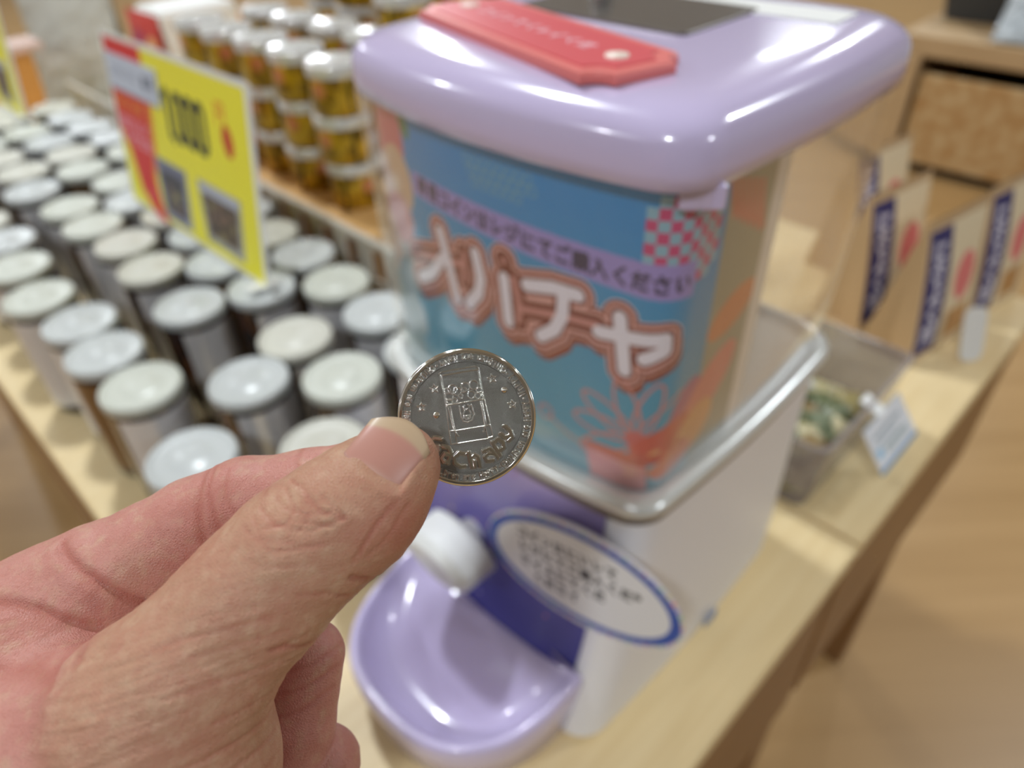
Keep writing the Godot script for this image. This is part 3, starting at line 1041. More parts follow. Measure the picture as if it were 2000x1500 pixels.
# ------------------------------------------------------------------ price cards on the jars
func build_signs() -> void:
	var pr := Print.new(0, 297, 0, 175, 3.0, c8(238, 238, 234))
	var f := func(x: float, y: float) -> Vector2:
		return Vector2(x, 175.0 - y)
	pr.rect(6, 289, 4, 170, c8(252, 242, 56))
	pr.poly([f.call(6, 5), f.call(94, 5), f.call(96, 60), f.call(88, 100), f.call(78, 130), f.call(84, 156), f.call(102, 188), f.call(60, 170), f.call(38, 153), f.call(24, 113), f.call(6, 92)], c8(226, 32, 30))
	pr.poly([f.call(6, 56), f.call(92, 56), f.call(90, 76), f.call(6, 76)], c8(228, 62, 26))
	pr.poly([f.call(92, 54), f.call(100, 54), f.call(92, 104), f.call(80, 132), f.call(74, 132), f.call(86, 100)], c8(240, 150, 40))
	for k in 5:
		pr.sign_strokes([SG.sa, SG.ku, SG.i, SG.re, SG.ta][k], Vector2(12 + k * 13, 105), Vector2(11, 11), 2.2, c8(240, 150, 30))
	for r in 2:
		for k in 6:
			pr.sign_strokes([SG.ni, SG.ha, SG.te, SG.yo, SG.ku, SG.i, SG.sa][(k + r * 3) % 7], Vector2(9 + k * 12.4, 85 - r * 15), Vector2(10.5, 12), 2.4, c8(244, 176, 196))
	# black condensed price 1,000 and the tax mark
	pr.line([f.call(131, 40), f.call(138, 34), f.call(138, 74)], 8.0, c8(26, 34, 20))
	pr.line([f.call(146, 72), f.call(143, 80)], 4.0, c8(26, 34, 20))
	for k in 3:
		pr.line([f.call(153 + k * 21, 40), f.call(157 + k * 21, 35), f.call(164 + k * 21, 35), f.call(168 + k * 21, 40), f.call(168 + k * 21, 69), f.call(164 + k * 21, 74), f.call(157 + k * 21, 74), f.call(153 + k * 21, 69), f.call(153 + k * 21, 40)], 8.2, c8(26, 34, 20))
	pr.sign_strokes(SG.en, f.call(234, 42), Vector2(17, 18), 2.6, c8(236, 140, 40))
	pr.oval(f.call(251, 54), 9, 14, 0.2, c8(206, 22, 22))
	# two printed pictures of jars
	for q in [[120.0, 104.0, 166.0, 35.0, c8(120, 124, 150), c8(70, 66, 76), c8(150, 154, 176)], [219.0, 103.0, 162.0, 41.0, c8(186, 190, 206), c8(92, 74, 58), c8(170, 168, 160)]]:
		pr.poly([f.call(q[0] - q[3], q[1]), f.call(q[0] + q[3], q[1]), f.call(q[0] + q[3] - 4, q[2]), f.call(q[0] - q[3] + 6, q[2])], q[6])
		pr.poly([f.call(q[0] - q[3] + 6, q[1] + 6), f.call(q[0] + q[3] - 8, q[1] + 6), f.call(q[0] + q[3] - 12, q[2] - 8), f.call(q[0] - q[3] + 12, q[2] - 8)], q[5])
		pr.rect(q[0] - q[3] + 3, q[0] + q[3] - 4, 175 - q[1] - 11, 175 - q[1] - 1, q[4])
		for i in 12:
			pr.oval(f.call(q[0] - q[3] + 18 + rng.randf() * (q[3] * 2 - 36), q[1] + 18 + rng.randf() * 32), 3, 5, rng.randf() * 3, [c8(140, 108, 90), c8(60, 52, 60), c8(150, 140, 96)][i % 3])
	var m := mat(Color.WHITE, 0.4)
	m.albedo_texture = pr.texture()
	for q in [["yellow and red price card with black figures standing on the jar lids", 0.073, 0.4175, 0.1205, 0.0], ["second yellow price card, cut off by the left edge of the view", 0.082, 1.105, 0.1205, 0.0]]:
		var o := thing("price_card", q[0], "sign")
		# x runs along -b (to the right seen from the front), y up and slightly back
		var up: Vector3 = (Vector3.UP * 0.17 + AX * 0.026).normalized()
		var right := -BX
		o.transform = Transform3D(Basis(right, up, right.cross(up)), at(q[1], q[2] + 0.297, q[3]))
		var st := begin()
		plate(st, PackedVector2Array([Vector2(0, 0), Vector2(0.297, 0), Vector2(0.297, 0.175), Vector2(0, 0.175)]), -0.0009, 0.0, 0.0, Transform3D.IDENTITY, Rect2(0, 0, 0.297, 0.175))
		part(st, "card", m, o)
		st = begin()
		box(st, Vector3(0.285, 0.05, -0.003), Vector3(0.006, 0.1, 0.004), 0.0008)
		box(st, Vector3(0.285, 0.002, 0.0), Vector3(0.012, 0.004, 0.03), 0.0008)
		part(st, "card_stand", M.white_plastic, o)
		if q[1] < 0.08:
			var tg := thing("price_tag", "pale blue printed price label stuck over the red corner of the yellow card", "label")
			tg.transform = o.transform * Transform3D(Basis(Vector3.BACK, 0.0), Vector3(0.007, 0.122, 0.0002))
			var tp := Print.new(0, 118, 0, 34, 3.0, c8(206, 214, 232))
			tp.rect(0, 118, 0, 2, c8(150, 156, 176))
			for k in 8:
				tp.sign_strokes([SG.ko, SG.n, SG.sa, SG.i, SG.re, SG.te, SG.ku, SG.ni][k], Vector2(8 + k * 8, 14), Vector2(6.6, 9), 1.2, c8(120, 130, 156))
			tp.sign_strokes(SG.sen, Vector2(84, 11), Vector2(11, 13), 2.0, c8(70, 82, 112))
			tp.sign_strokes(SG.en, Vector2(98, 11), Vector2(11, 13), 2.0, c8(70, 82, 112))
			var tm := mat(Color.WHITE, 0.4)
			tm.albedo_texture = tp.texture()
			st = begin()
			plate(st, PackedVector2Array([Vector2(0, 0), Vector2(0.118, 0.0), Vector2(0.118, 0.034), Vector2(0.0, 0.034)]), 0.0, 0.0012, 0.0, Transform3D.IDENTITY, Rect2(0, 0, 0.118, 0.034))
			part(st, "label", tm, tg)


# a filled bag: two sheets swelling between sealed edges; foot > 0 stands it on a wide base
func bag(st: SurfaceTool, w: float, h: float, t: float, foot: float, crumple: float, sd: int, full_uv := true) -> void:
	var nz := FastNoiseLite.new()
	nz.seed = sd
	nz.frequency = 9.0
	var n := 16
	for side in [1.0, -1.0]:
		st.set_smooth_group(1 if side > 0.0 else 2)
		for j in n:
			for i in n:
				var q := []
				for e in [[i, j], [i, j + 1], [i + 1, j + 1], [i + 1, j]]:
					var u := float(e[0]) / n
					var v := float(e[1]) / n
					var sw := pow(maxf(0.0, 1.0 - pow(absf(2.0 * u - 1.0), 2.6)), 0.6)
					var prof := sw * t * 0.5 * (1.0 - pow(absf(2.0 * v - 1.0), 2.4))
					if foot > 0.0:
						prof = foot * 0.5 * pow(1.0 - v, 0.75) * (0.35 + 0.65 * sw)
					if e[1] > 0 and e[0] > 0 and e[0] < n and e[1] < n:
						prof += crumple * nz.get_noise_3d(u * w * 9.0, v * h * 9.0, side * 7.0)
					var x := (u - 0.5) * w * (1.0 - 0.03 * sin(PI * v))
					q.append([Vector3(x, v * h, side * maxf(prof, 0.0006)), Vector2(u, 1.0 - v)])
				for e in ([0, 1, 2, 0, 2, 3] if side > 0.0 else [0, 2, 1, 0, 3, 2]):
					st.set_uv(q[e][1] if side > 0.0 or full_uv else Vector2(0.99, 0.02))
					st.add_vertex(q[e][0])
	if foot > 0.0:
		st.set_smooth_group(3)
		for i in n:
			var a := []
			for e in [i, i + 1]:
				var u := float(e) / n
				var sw := pow(maxf(0.0, 1.0 - pow(absf(2.0 * u - 1.0), 2.6)), 0.6)
				var p := foot * 0.5 * (0.35 + 0.65 * sw)
				a.append(Vector3((u - 0.5) * w, 0, p))
				a.append(Vector3((u - 0.5) * w, 0, -p))
			tri(st, a[0], a[2], a[3])
			tri(st, a[0], a[3], a[1])


# a stand-up pouch: printed front and back sloping to the top seal, plain gussets at its sides
func stand_pouch(st: SurfaceTool, w: float, h: float, d: float) -> void:
	var n := 10
	var edge := func(u: float, v: float, s: float) -> Vector3:
		var z: float = s * (d * 0.5 * pow(1.0 - v, 0.9) + 0.0006 + 0.004 * sin(PI * v) * sin(PI * u))
		return Vector3((u - 0.5) * w * (1.0 - 0.04 * sin(PI * v)), v * h, z)
	for s in [1.0, -1.0]:
		st.set_smooth_group(1 if s > 0.0 else 2)
		for j in n:
			for i in n:
				var q := []
				for e in [[i, j], [i, j + 1], [i + 1, j + 1], [i + 1, j]]:
					q.append([edge.call(float(e[0]) / n, float(e[1]) / n, s), Vector2(float(e[0]) / n, 1.0 - float(e[1]) / n)])
				for e in ([0, 1, 2, 0, 2, 3] if s > 0.0 else [0, 2, 1, 0, 3, 2]):
					st.set_uv(q[e][1] if s > 0.0 else Vector2(0.5, 0.02))
					st.add_vertex(q[e][0])
	st.set_uv(Vector2(0.5, 0.02))
	for u in [0.0, 1.0]:
		for half in [1.0, -1.0]:
			st.set_smooth_group(-1)
			for j in n:
				var v0 := float(j) / n
				var v1 := float(j + 1) / n
				var m0 := Vector3((u - 0.5) * w + (0.007 if u == 0.0 else -0.007) * (1.0 - v0), v0 * h, 0)
				var m1 := Vector3((u - 0.5) * w + (0.007 if u == 0.0 else -0.007) * (1.0 - v1), v1 * h, 0)
				var a: Vector3 = edge.call(u, v0, half)
				var b: Vector3 = edge.call(u, v1, half)
				tri(st, a, b, m1)
				tri(st, a, m1, m0)
	st.set_smooth_group(5)
	tri(st, edge.call(0.0, 0.0, 1.0), edge.call(1.0, 0.0, 1.0), edge.call(1.0, 0.0, -1.0))
	tri(st, edge.call(0.0, 0.0, 1.0), edge.call(1.0, 0.0, -1.0), edge.call(0.0, 0.0, -1.0))


# ------------------------------------------------------------------ right-hand side of the tables
func build_right() -> void:
	# kraft pouches facing the aisle
	var pr := Print.new(0, 120, 0, 150, 2.0, c8(208, 182, 144))
	pr.rect(4, 46, 8, 140, c8(44, 42, 104))
	for k in 5:
		pr.sign_strokes([SG.ni, SG.sa, SG.yo, SG.ku, SG.ta][k], Vector2(14, 108 - k * 22), Vector2(24, 20), 5.0, c8(206, 204, 222))
	pr.rect(46, 116, 6, 142, c8(224, 208, 176))
	pr.oval(Vector2(84, 78), 23, 26, 0, c8(222, 120, 120))
	pr.rect(60, 108, 10, 44, c8(186, 138, 84))
	pr.rect(0, 120, 142, 150, c8(190, 160, 122))
	var pm := mat(Color.WHITE, 0.5)
	pm.albedo_texture = pr.texture()
	var st := begin()
	stand_pouch(st, 0.108, 0.146, 0.056)
	st.generate_normals()
	var pouch := st.commit()
	for q in [[0.605, 0.084, "kraft pouch with navy strip and red circle, nearest the clear box, inner row"], [0.58, 0.02, "kraft pouch with navy strip and pink circle, nearest the clear box, aisle row"], [0.702, 0.142, "kraft pouch with navy strip half hidden behind the inner front pouch"], [0.7, 0.004, "kraft pouch furthest along the table beside the aisle"]]:
		var o := thing("kraft_pouch", q[2], "pouch")
		o.transform = Transform3D(Basis(Vector3.UP, TABLE_TURN - 0.17), at(q[0], q[1], 0.0005))
		put(pouch, "bag", pm, o)
	# small white shelf card
	var wc := thing("shelf_card", "small white blank-looking card leaning at the foot of the aisle pouch", "card", at(0.575, -0.033, 0.001), FRONT_TURN + 0.9)
	st = begin()
	plate(st, rounded_rect(0.024, 0.056, 0.009), -0.0005, 0.0007, 0.0, Transform3D(Basis(Vector3.RIGHT, -0.35), Vector3(0, 0.029, 0)))
	part(st, "card", M.white_paper, wc)
	# clear box: walls with thickness
	var bx := thing("plastic_box", "clear plastic box on the table right of the machine, half full of wrapped sweets", "box", at(0.348, 0.032, 0.001), TABLE_TURN)
	var cl := clear(0.5, Color(0.62, 0.58, 0.57))
	cl.roughness = 0.2
	st = begin()
	var rings := []
	for lv in [[0.0, 0.0735, 0.043], [0.003, 0.0745, 0.044], [0.068, 0.0825, 0.0505], [0.071, 0.0845, 0.0525], [0.073, 0.0845, 0.0525], [0.073, 0.0805, 0.0485], [0.068, 0.0805, 0.0485], [0.004, 0.0725, 0.042]]:
		var ring := PackedVector3Array()
		var rr := rounded_rect(lv[1] * 2, lv[2] * 2, 0.01)
		for p in rr:
			ring.append(Vector3(p.x, lv[0], -p.y))
		rings.append(ring)
	loft(st, rings, [1, 2, 3, 4, 5, 6])
	part(st, "tub", cl, bx)
	# wrapped sweets in it
	var wraps := []
	for v in 4:
		st = begin()
		bag(st, 0.02, 0.026, 0.011, 0.0, 0.003, 20 + v)
		st.generate_normals()
		wraps.append(st.commit())
	var wm := []
	for c in [c8(150, 136, 84), c8(176, 166, 124), c8(96, 104, 66), c8(200, 190, 152), c8(136, 112, 66), c8(112, 122, 92)]:
		var m := mat(c, 0.28)
		m.clearcoat_enabled = true
		m.clearcoat = 0.5
		wm.append(m)
	for i in 84:
		var lay := i / 28
		var j := i % 28
		var x := -0.062 + (j % 7) * 0.0188 + rng.randf_range(-0.004, 0.004)
		var z := -0.034 + (j / 7) * 0.021 + rng.randf_range(-0.004, 0.004)
		if lay == 2:
			x = x * 0.8 - 0.006
			z *= 0.8
		var o := thing("wrapped_sweet", "small clear-wrapped olive and cream sweet heaped in the clear plastic box", "sweet", Vector3.ZERO, 0.0, "wrapped sweets in the clear box")
		o.transform = bx.transform * Transform3D(Basis.from_euler(Vector3(-PI / 2 + rng.randf_range(-0.5, 0.5), rng.randf() * TAU, rng.randf_range(-0.4, 0.4))), Vector3(x, 0.012 + lay * 0.0105 + rng.randf() * 0.003, z))
		var mi := put(wraps[i % 4], "wrapper", wm[rng.randi() % 6], o)
		mi.position = Vector3(0, -0.013, 0)
	var pk := thing("snack_packet", "white and yellow-green packet lying on the sweets in the clear box", "packet")
	pk.transform = bx.transform * Transform3D(Basis.from_euler(Vector3(-1.05, 0.9, 0.0)), Vector3(0.045, 0.036, -0.018))
	var kp := Print.new(0, 40, 0, 50, 4.0, c8(222, 230, 236))
	kp.oval(Vector2(24, 22), 9, 8, 0, c8(214, 220, 110))
	kp.rect(0, 40, 40, 46, c8(170, 196, 220))
	var km := mat(Color.WHITE, 0.35)
	km.albedo_texture = kp.texture()
	st = begin()
	bag(st, 0.04, 0.05, 0.008, 0.0, 0.001, 9)
	part(st, "packet", km, pk)
	# price card hung on the box, tilted out
	var pc := thing("hanging_card", "white price card with a blue lower edge hung on the clear box", "card")
	var cp := Print.new(0, 60, 0, 42, 4.0, c8(232, 234, 240))
	cp.rect(0, 60, 0, 4, c8(84, 140, 184))
	cp.rect(4, 12, 12, 20, c8(150, 196, 226))
	cp.rect(8, 50, 27, 31, c8(176, 186, 194))
	cp.rect(8, 40, 21, 24, c8(186, 196, 204))
	cp.rect(16, 52, 10, 18, c8(186, 196, 200))
	var cm := mat(Color.WHITE, 0.4)
	cm.albedo_texture = cp.texture()
	var nr := (-BX + Vector3.UP * 0.8).normalized()
	var rx := Vector3.UP.cross(nr).normalized()
	pc.transform = Transform3D(Basis(rx, nr.cross(rx), nr), at(0.356, -0.037, 0.046))
	st = begin()
	plate(st, PackedVector2Array([Vector2(-0.034, -0.02), Vector2(0.034, -0.02), Vector2(0.034, 0.02), Vector2(-0.034, 0.02)]), -0.0006, 0.0006, 0.0, Transform3D.IDENTITY, Rect2(-0.034, -0.02, 0.068, 0.04))
	part(st, "card", cm, pc)
	st = begin()
	box(st, Vector3(0, 0.026, -0.004), Vector3(0.014, 0.02, 0.003), 0.0008, Basis(Vector3.RIGHT, -0.5))
	part(st, "clip", M.white_plastic, pc)


# ------------------------------------------------------------------ things beyond
func build_far() -> void:
	# low wooden cabinet across the aisle; own axes x = -b, z = -a (towards the viewer)
	var o := thing("low_cabinet", "low wooden cabinet with a mottled front panel across the aisle", "cabinet", at(2.84, 0.0, FLOOR_Y), FRONT_TURN)
	boxed("top_board", Vector3(0.3, 0.448, -0.3), Vector3(2.36, 0.07, 0.58), M.cab_wood, o, 0.004)
	boxed("end_panel", Vector3(-0.83, 0.206, -0.28), Vector3(0.095, 0.412, 0.58), M.cab_wood, o, 0.003)
	boxed("end_panel", Vector3(1.43, 0.206, -0.28), Vector3(0.095, 0.412, 0.58), M.cab_wood, o, 0.003)
	boxed("back_panel", Vector3(0.3, 0.206, -0.55), Vector3(2.2, 0.412, 0.02), M.black, o)
	boxed("front_panel", Vector3(-0.35, 0.2, -0.02), Vector3(0.825, 0.318, 0.03), M.cab_panel, o, 0.004)
	boxed("front_panel", Vector3(0.72, 0.2, -0.02), Vector3(1.28, 0.318, 0.03), M.cab_panel, o, 0.004)
	boxed("plinth", Vector3(0.3, 0.014, -0.06), Vector3(2.2, 0.026, 0.03), M.black, o)
	var gm := mat(c8(176, 186, 194), 0.25)
	gm.clearcoat_enabled = true
	gm.clearcoat = 0.7
	for q in [[0.06, -0.06, 0.46, 0.42, 3, "blue-grey glossy plastic bag of goods on the low cabinet, nearest its left end"], [0.5, -0.1, 0.46, 0.4, 4, "grey glossy plastic bag further right on the low cabinet"]]:
		var b := thing("plastic_bag", q[5], "bag")
		b.transform = o.transform * Transform3D(Basis.from_euler(Vector3(-0.75, 0.15, 0)), Vector3(q[0] - 0.42, 0.492, q[1]))
		var st := begin()
		bag(st, q[2], q[3], 0.14, 0.0, 0.03, q[4])
		part(st, "bag", gm, b)
	var dk := thing("dark_basket", "dark grey basket standing at the left end of the low cabinet", "basket", o.transform * Vector3(-0.74, 0.484, -0.44), FRONT_TURN)
	var st := begin()
	var rings := []
	for lv in [[0.0, 0.1, 0.14], [0.005, 0.104, 0.145], [0.16, 0.13, 0.17], [0.17, 0.134, 0.174], [0.17, 0.124, 0.164], [0.01, 0.095, 0.135]]:
		var ring := PackedVector3Array()
		for p in rounded_rect(lv[1] * 2, lv[2] * 2, 0.03):
			ring.append(Vector3(p.x, lv[0], -p.y))
		rings.append(ring)
	loft(st, rings, [1, 2, 3, 4])
	part(st, "basket", mat(c8(58, 60, 62), 0.5), dk)
	# left background: clear bags, orange carton, packets beyond the jars
	var clr := mat(c8(190, 190, 182), 0.3)
	clr.clearcoat_enabled = true
	clr.clearcoat = 0.6
	for q in [[0.225, 1.3, 0.22, 0.15, 0.09, 31, "large pale grey plastic bag standing beyond the jars behind the yellow card"], [0.33, 1.62, 0.3, 0.2, 0.08, 32, "second pale grey plastic bag standing behind the large one"]]:
		var b := thing("plastic_bag", q[6], "bag", at(q[0], q[1], 0.002), FRONT_TURN + 0.3)
		st = begin()
		bag(st, q[2], q[3], 0.05, q[4], 0.007, q[5])
		part(st, "bag", clr, b)
	var cr := thing("orange_carton", "small orange carton with a crimson band standing behind the grey plastic bags", "carton", at(0.645, 1.66, 0.001), TABLE_TURN)
	boxed("carton", Vector3(0, 0.05, 0), Vector3(0.12, 0.1, 0.15), mat(c8(214, 140, 66), 0.5), cr, 0.004)
	boxed("band", Vector3(0, 0.07, 0), Vector3(0.1212, 0.03, 0.1512), mat(c8(190, 70, 90), 0.5), cr, 0.002)
	var ob := thing("orange_box", "low orange box lying left of the second pale grey bag", "box", at(0.2, 1.64, 0.2), TABLE_TURN)
	ob.position.y = 0.0
	boxed("box_body", Vector3(0, 0.055, 0), Vector3(0.12, 0.11, 0.06), mat(c8(206, 146, 74), 0.5), ob, 0.004)
	boxed("box_lid", Vector3(0, 0.115, 0), Vector3(0.126, 0.02, 0.066), mat(c8(216, 188, 178), 0.5), ob, 0.004)
	var wb := thing("paper_box", "white paper box standing at the back left corner of the far table", "box", at(0.52, 1.5, 0.0), TABLE_TURN)
	boxed("box_body", Vector3(0, 0.08, 0), Vector3(0.16, 0.16, 0.13), M.white_paper, wb, 0.003)
	boxed("box_flap", Vector3(0, 0.162, 0), Vector3(0.15, 0.005, 0.12), M.white_paper, wb, 0.001)
	var sp := Print.new(0, 120, 0, 200, 2.0, c8(222, 128, 48))
	sp.rect(0, 120, 120, 200, c8(206, 60, 52))
	sp.oval(Vector2(44, 150), 26, 22, 0, c8(170, 36, 88))
	sp.oval(Vector2(90, 140), 20, 26, 0, c8(232, 178, 120))
	var sm := mat(Color.WHITE, 0.35)
	sm.albedo_texture = sp.texture()
	var sk := thing("snack_bag", "orange and red printed snack bag standing behind the yellow price card", "bag", at(0.345, 1.27, 0.002), FRONT_TURN)
	st = begin()
	bag(st, 0.13, 0.2, 0.04, 0.06, 0.003, 44)
	part(st, "bag", sm, sk)


# ------------------------------------------------------------------ the token held between thumb and finger
const CN := 460
var chh := PackedFloat32Array()
var cid := PackedByteArray()


func stamp(pts: Array, hw: float, height: float, id: int, flat := 0.0) -> void:
	# a ridge along a polyline; flat is the share of its half width that is level
	for s in pts.size() - 1:
		var a: Vector2 = pts[s]
		var d: Vector2 = pts[s + 1] - a
		var l2 := maxf(d.length_squared(), 1e-8)
		var lo := a.min(a + d) - Vector2(hw, hw)
		var hi := a.max(a + d) + Vector2(hw, hw)
		var i0 := maxi(0, int((lo.x + 1.0) * 0.5 * CN))
		var i1 := mini(CN, int((hi.x + 1.0) * 0.5 * CN) + 1)
		var j0 := maxi(0, int((lo.y + 1.0) * 0.5 * CN))
		var j1 := mini(CN, int((hi.y + 1.0) * 0.5 * CN) + 1)
		for j in range(j0, j1 + 1):
			for i in range(i0, i1 + 1):
				var p := Vector2(2.0 * i / CN - 1.0, 2.0 * j / CN - 1.0) - a
				var r := (p - d * clampf(p.dot(d) / l2, 0.0, 1.0)).length() / hw
				if r < 1.0:
					var e := clampf((r - flat) / (1.0 - flat), 0.0, 1.0)
					var h := height * (1.0 - e * e * (3.0 - 2.0 * e))
					var k := j * (CN + 1) + i
					if h > chh[k] or (id > 0 and cid[k] == 0):
						chh[k] = maxf(h, chh[k])
						cid[k] = id


func drawn(pts: Array) -> Array:
	# the emblem was measured with x to the right, y down, 660 units to the radius about (830, 760)
	var out := []
	for i in range(0, pts.size(), 2):
		out.append(Vector2((pts[i] - 830.0) / 660.0, (760.0 - pts[i + 1]) / 660.0))
	return out


func ring_pts(c: Vector2, r: float, n := 20) -> Array:
	var out := []
	for i in n + 1:
		out.append(c + Vector2(r, 0).rotated(TAU * i / n))
	return out


func rim_text(words: String, from_deg: float, to_deg: float, font: Dictionary) -> void:
	for k in words.length():
		var ch := words[k]
		if not font.has(ch):
			continue
		var t := deg_to_rad(lerpf(from_deg, to_deg, (k + 0.5) / words.length()))
		var up := -Vector2(sin(t), cos(t))
		var rgt := Vector2(-cos(t), sin(t))
		var c := -up * 0.862
		for s in font[ch]:
			var pts := []
			for i in range(0, s.size(), 2):
				pts.append(c + rgt * (s[i] - 0.5) * 0.046 + up * (s[i + 1] - 0.5) * 0.074)
			stamp(pts, 0.0105, 0.013, 3, 0.2)


func build_coin(cam: Transform3D) -> void:
	chh.resize((CN + 1) * (CN + 1))
	cid.resize((CN + 1) * (CN + 1))
	var font := {
		"C": [[0.9, 0.8, 0.6, 1, 0.25, 0.95, 0.05, 0.6, 0.05, 0.4, 0.25, 0.05, 0.6, 0, 0.9, 0.2]],
		"H": [[0.1, 0, 0.1, 1], [0.1, 0.5, 0.9, 0.5], [0.9, 0, 0.9, 1]],
		"I": [[0.5, 0, 0.5, 0.75]],
		"L": [[0.1, 1, 0.1, 0, 0.8, 0]],
		"D": [[0.1, 0, 0.1, 1, 0.6, 0.95, 0.9, 0.6, 0.9, 0.4, 0.6, 0.05, 0.1, 0]],
		"r": [[0.15, 0, 0.15, 0.75], [0.15, 0.45, 0.4, 0.7, 0.8, 0.75]],
		"e": [[0.1, 0.4, 0.9, 0.4, 0.85, 0.65, 0.5, 0.78, 0.1, 0.5, 0.15, 0.15, 0.5, 0, 0.9, 0.1]],
		"n": [[0.1, 0, 0.1, 0.75], [0.1, 0.5, 0.4, 0.76, 0.85, 0.6, 0.9, 0.0]],
		"a": [[0.15, 0.7, 0.6, 0.8, 0.9, 0.55, 0.9, 0], [0.9, 0.42, 0.4, 0.44, 0.1, 0.22, 0.4, 0, 0.9, 0.15]],
		"P": [[0.1, 0, 0.1, 1, 0.7, 1, 0.9, 0.75, 0.7, 0.5, 0.1, 0.5]],
		"Y": [[0.1, 1, 0.5, 0.5, 0.9, 1], [0.5, 0.5, 0.4, 0]],
	}
	for q in [["CHILDren are HaPPY", 144.5, 74.5], ["CHILDren are HaPPY", 218.5, 148.5], ["CHILDren are HaPPY", 40.0, -28.0], ["CHILDren are HaPPY", -33.0, -103.0], ["HaPPY", 69.5, 45.0], ["HaPPY", -106.0, -137.0]]:
		rim_text(q[0], q[1], q[2], font)
	for t in [71.9, 146.3, 42.3, -30.5]:
		var c := Vector2(sin(deg_to_rad(t)), cos(deg_to_rad(t))) * 0.862
		stamp([c, c + Vector2(0.001, 0)], 0.016, 0.013, 3, 0.3)
	# emblem: a sweet machine in raised line
	for l in [[570, 1020, 640, 1020]]:
		pass
	for l in [[565, 345, 590, 328, 905, 272, 940, 292, 950, 330], [570, 345, 632, 655], [585, 362, 640, 648], [945, 320, 998, 600], [935, 320, 985, 590], [592, 360, 938, 303], [632, 645, 998, 583],
			[632, 655, 682, 1018], [648, 655, 705, 885], [672, 662, 718, 885], [960, 612, 1002, 840], [975, 606, 1018, 838], [1000, 600, 1080, 942],
			[662, 892, 722, 883, 734, 1006, 682, 1018, 662, 892], [1002, 842, 1052, 828, 1080, 942, 1032, 952, 1002, 842],
			[722, 886, 1002, 840], [726, 905, 745, 938, 755, 940], [1000, 855, 1000, 890, 985, 896], [735, 1008, 1075, 955],
			[758, 655, 775, 760, 800, 800, 840, 806, 880, 785, 900, 735, 872, 640], [795, 665, 806, 705, 795, 725], [790, 660, 800, 664, 806, 650], [840, 640, 850, 655, 866, 648], [795, 725, 800, 765, 830, 782, 862, 765, 866, 715, 852, 690, 850, 655], [797, 748, 864, 738], [800, 768, 862, 758], [818, 680, 826, 690, 834, 677]]:
		stamp(drawn(l), 0.0085, 0.0135, 4)
	for b in [[645, 510, 28], [692, 495, 44], [740, 515, 38], [770, 560, 20], [663, 560, 38], [815, 470, 42], [893, 452, 42], [945, 500, 24], [935, 555, 28], [872, 545, 36], [668, 608, 26], [712, 602, 24], [800, 500, 24]]:
		var c: Vector2 = drawn([b[0], b[1]])[0]
		stamp(ring_pts(c, b[2] / 660.0), 0.0085, 0.014, 4)
	# four stars, two dots
	var id := 5
	for s in [[520, 485, 0.15], [398, 660, 0.1], [1070, 390, 0.2], [1262, 635, 0.1]]:
		var c: Vector2 = drawn([s[0], s[1]])[0]
		var pts := []
		for i in 11:
			pts.append(c + Vector2(0, 0.062 if i % 2 == 0 else 0.026).rotated(TAU * i / 10.0 + s[2]))
		stamp(pts, 0.0095, 0.014, id)
		id += 1
	for s in [[540, 740], [1185, 500]]:
		var c: Vector2 = drawn([s[0], s[1]])[0]
		stamp([c, c + Vector2(0.001, 0)], 0.046, 0.02, id, 0.15)
		id += 1
	# large lettering along the foot
	for l in [[585, 965, 520, 955, 462, 1000, 455, 1060, 510, 1105, 560, 1075, 555, 1035, 520, 1035], [600, 1040, 655, 1052, 680, 1100, 652, 1195], [672, 1125, 618, 1108, 588, 1150, 608, 1188, 655, 1185],
			[808, 1110, 755, 1098, 712, 1140, 718, 1198, 768, 1232, 812, 1226], [848, 1098, 880, 1238], [868, 1150, 900, 1122, 938, 1142, 958, 1232], [905, 1180, 912, 1236],
			[988, 1085, 1045, 1060, 1082, 1095, 1128, 1150], [1092, 1112, 1030, 1108, 1000, 1142, 1022, 1180, 1080, 1172], [1072, 1000, 1152, 1128], [1076, 1004, 1125, 968, 1176, 1000, 1186, 1050, 1132, 1082], [1186, 846, 1246, 892, 1266, 948, 1226, 984], [1150, 920, 1190, 950, 1242, 934]]:
		stamp(drawn(l), 0.034, 0.019, 2, 0.55)
	# rim, inner circle line; then cut the height field into parts
	var hh := func(i: int, j: int) -> float:
		var x := 2.0 * i / CN - 1.0
		var y := 2.0 * j / CN - 1.0
		var r := sqrt(x * x + y * y)
		var h := chh[j * (CN + 1) + i]
		h = maxf(h, 0.013 * exp(-pow((r - 0.806) / 0.006, 2)))
		h = maxf(h, 0.034 * smoothstep(0.918, 0.934, r) * (1.0 - smoothstep(0.968, 0.998, r)))
		h = maxf(h, 0.024 * exp(-pow((r - 0.926) / 0.006, 2)))
		return h
	var n1 := CN + 1
	var hs := PackedFloat32Array()
	hs.resize(n1 * n1)
	for j in n1:
		for i in n1:
			hs[j * n1 + i] = hh.call(i, j)
	var radius := 0.01201
	var step := 2.0 / CN
	var verts := PackedVector3Array()
	var norms := PackedVector3Array()
	var uvs := PackedVector2Array()
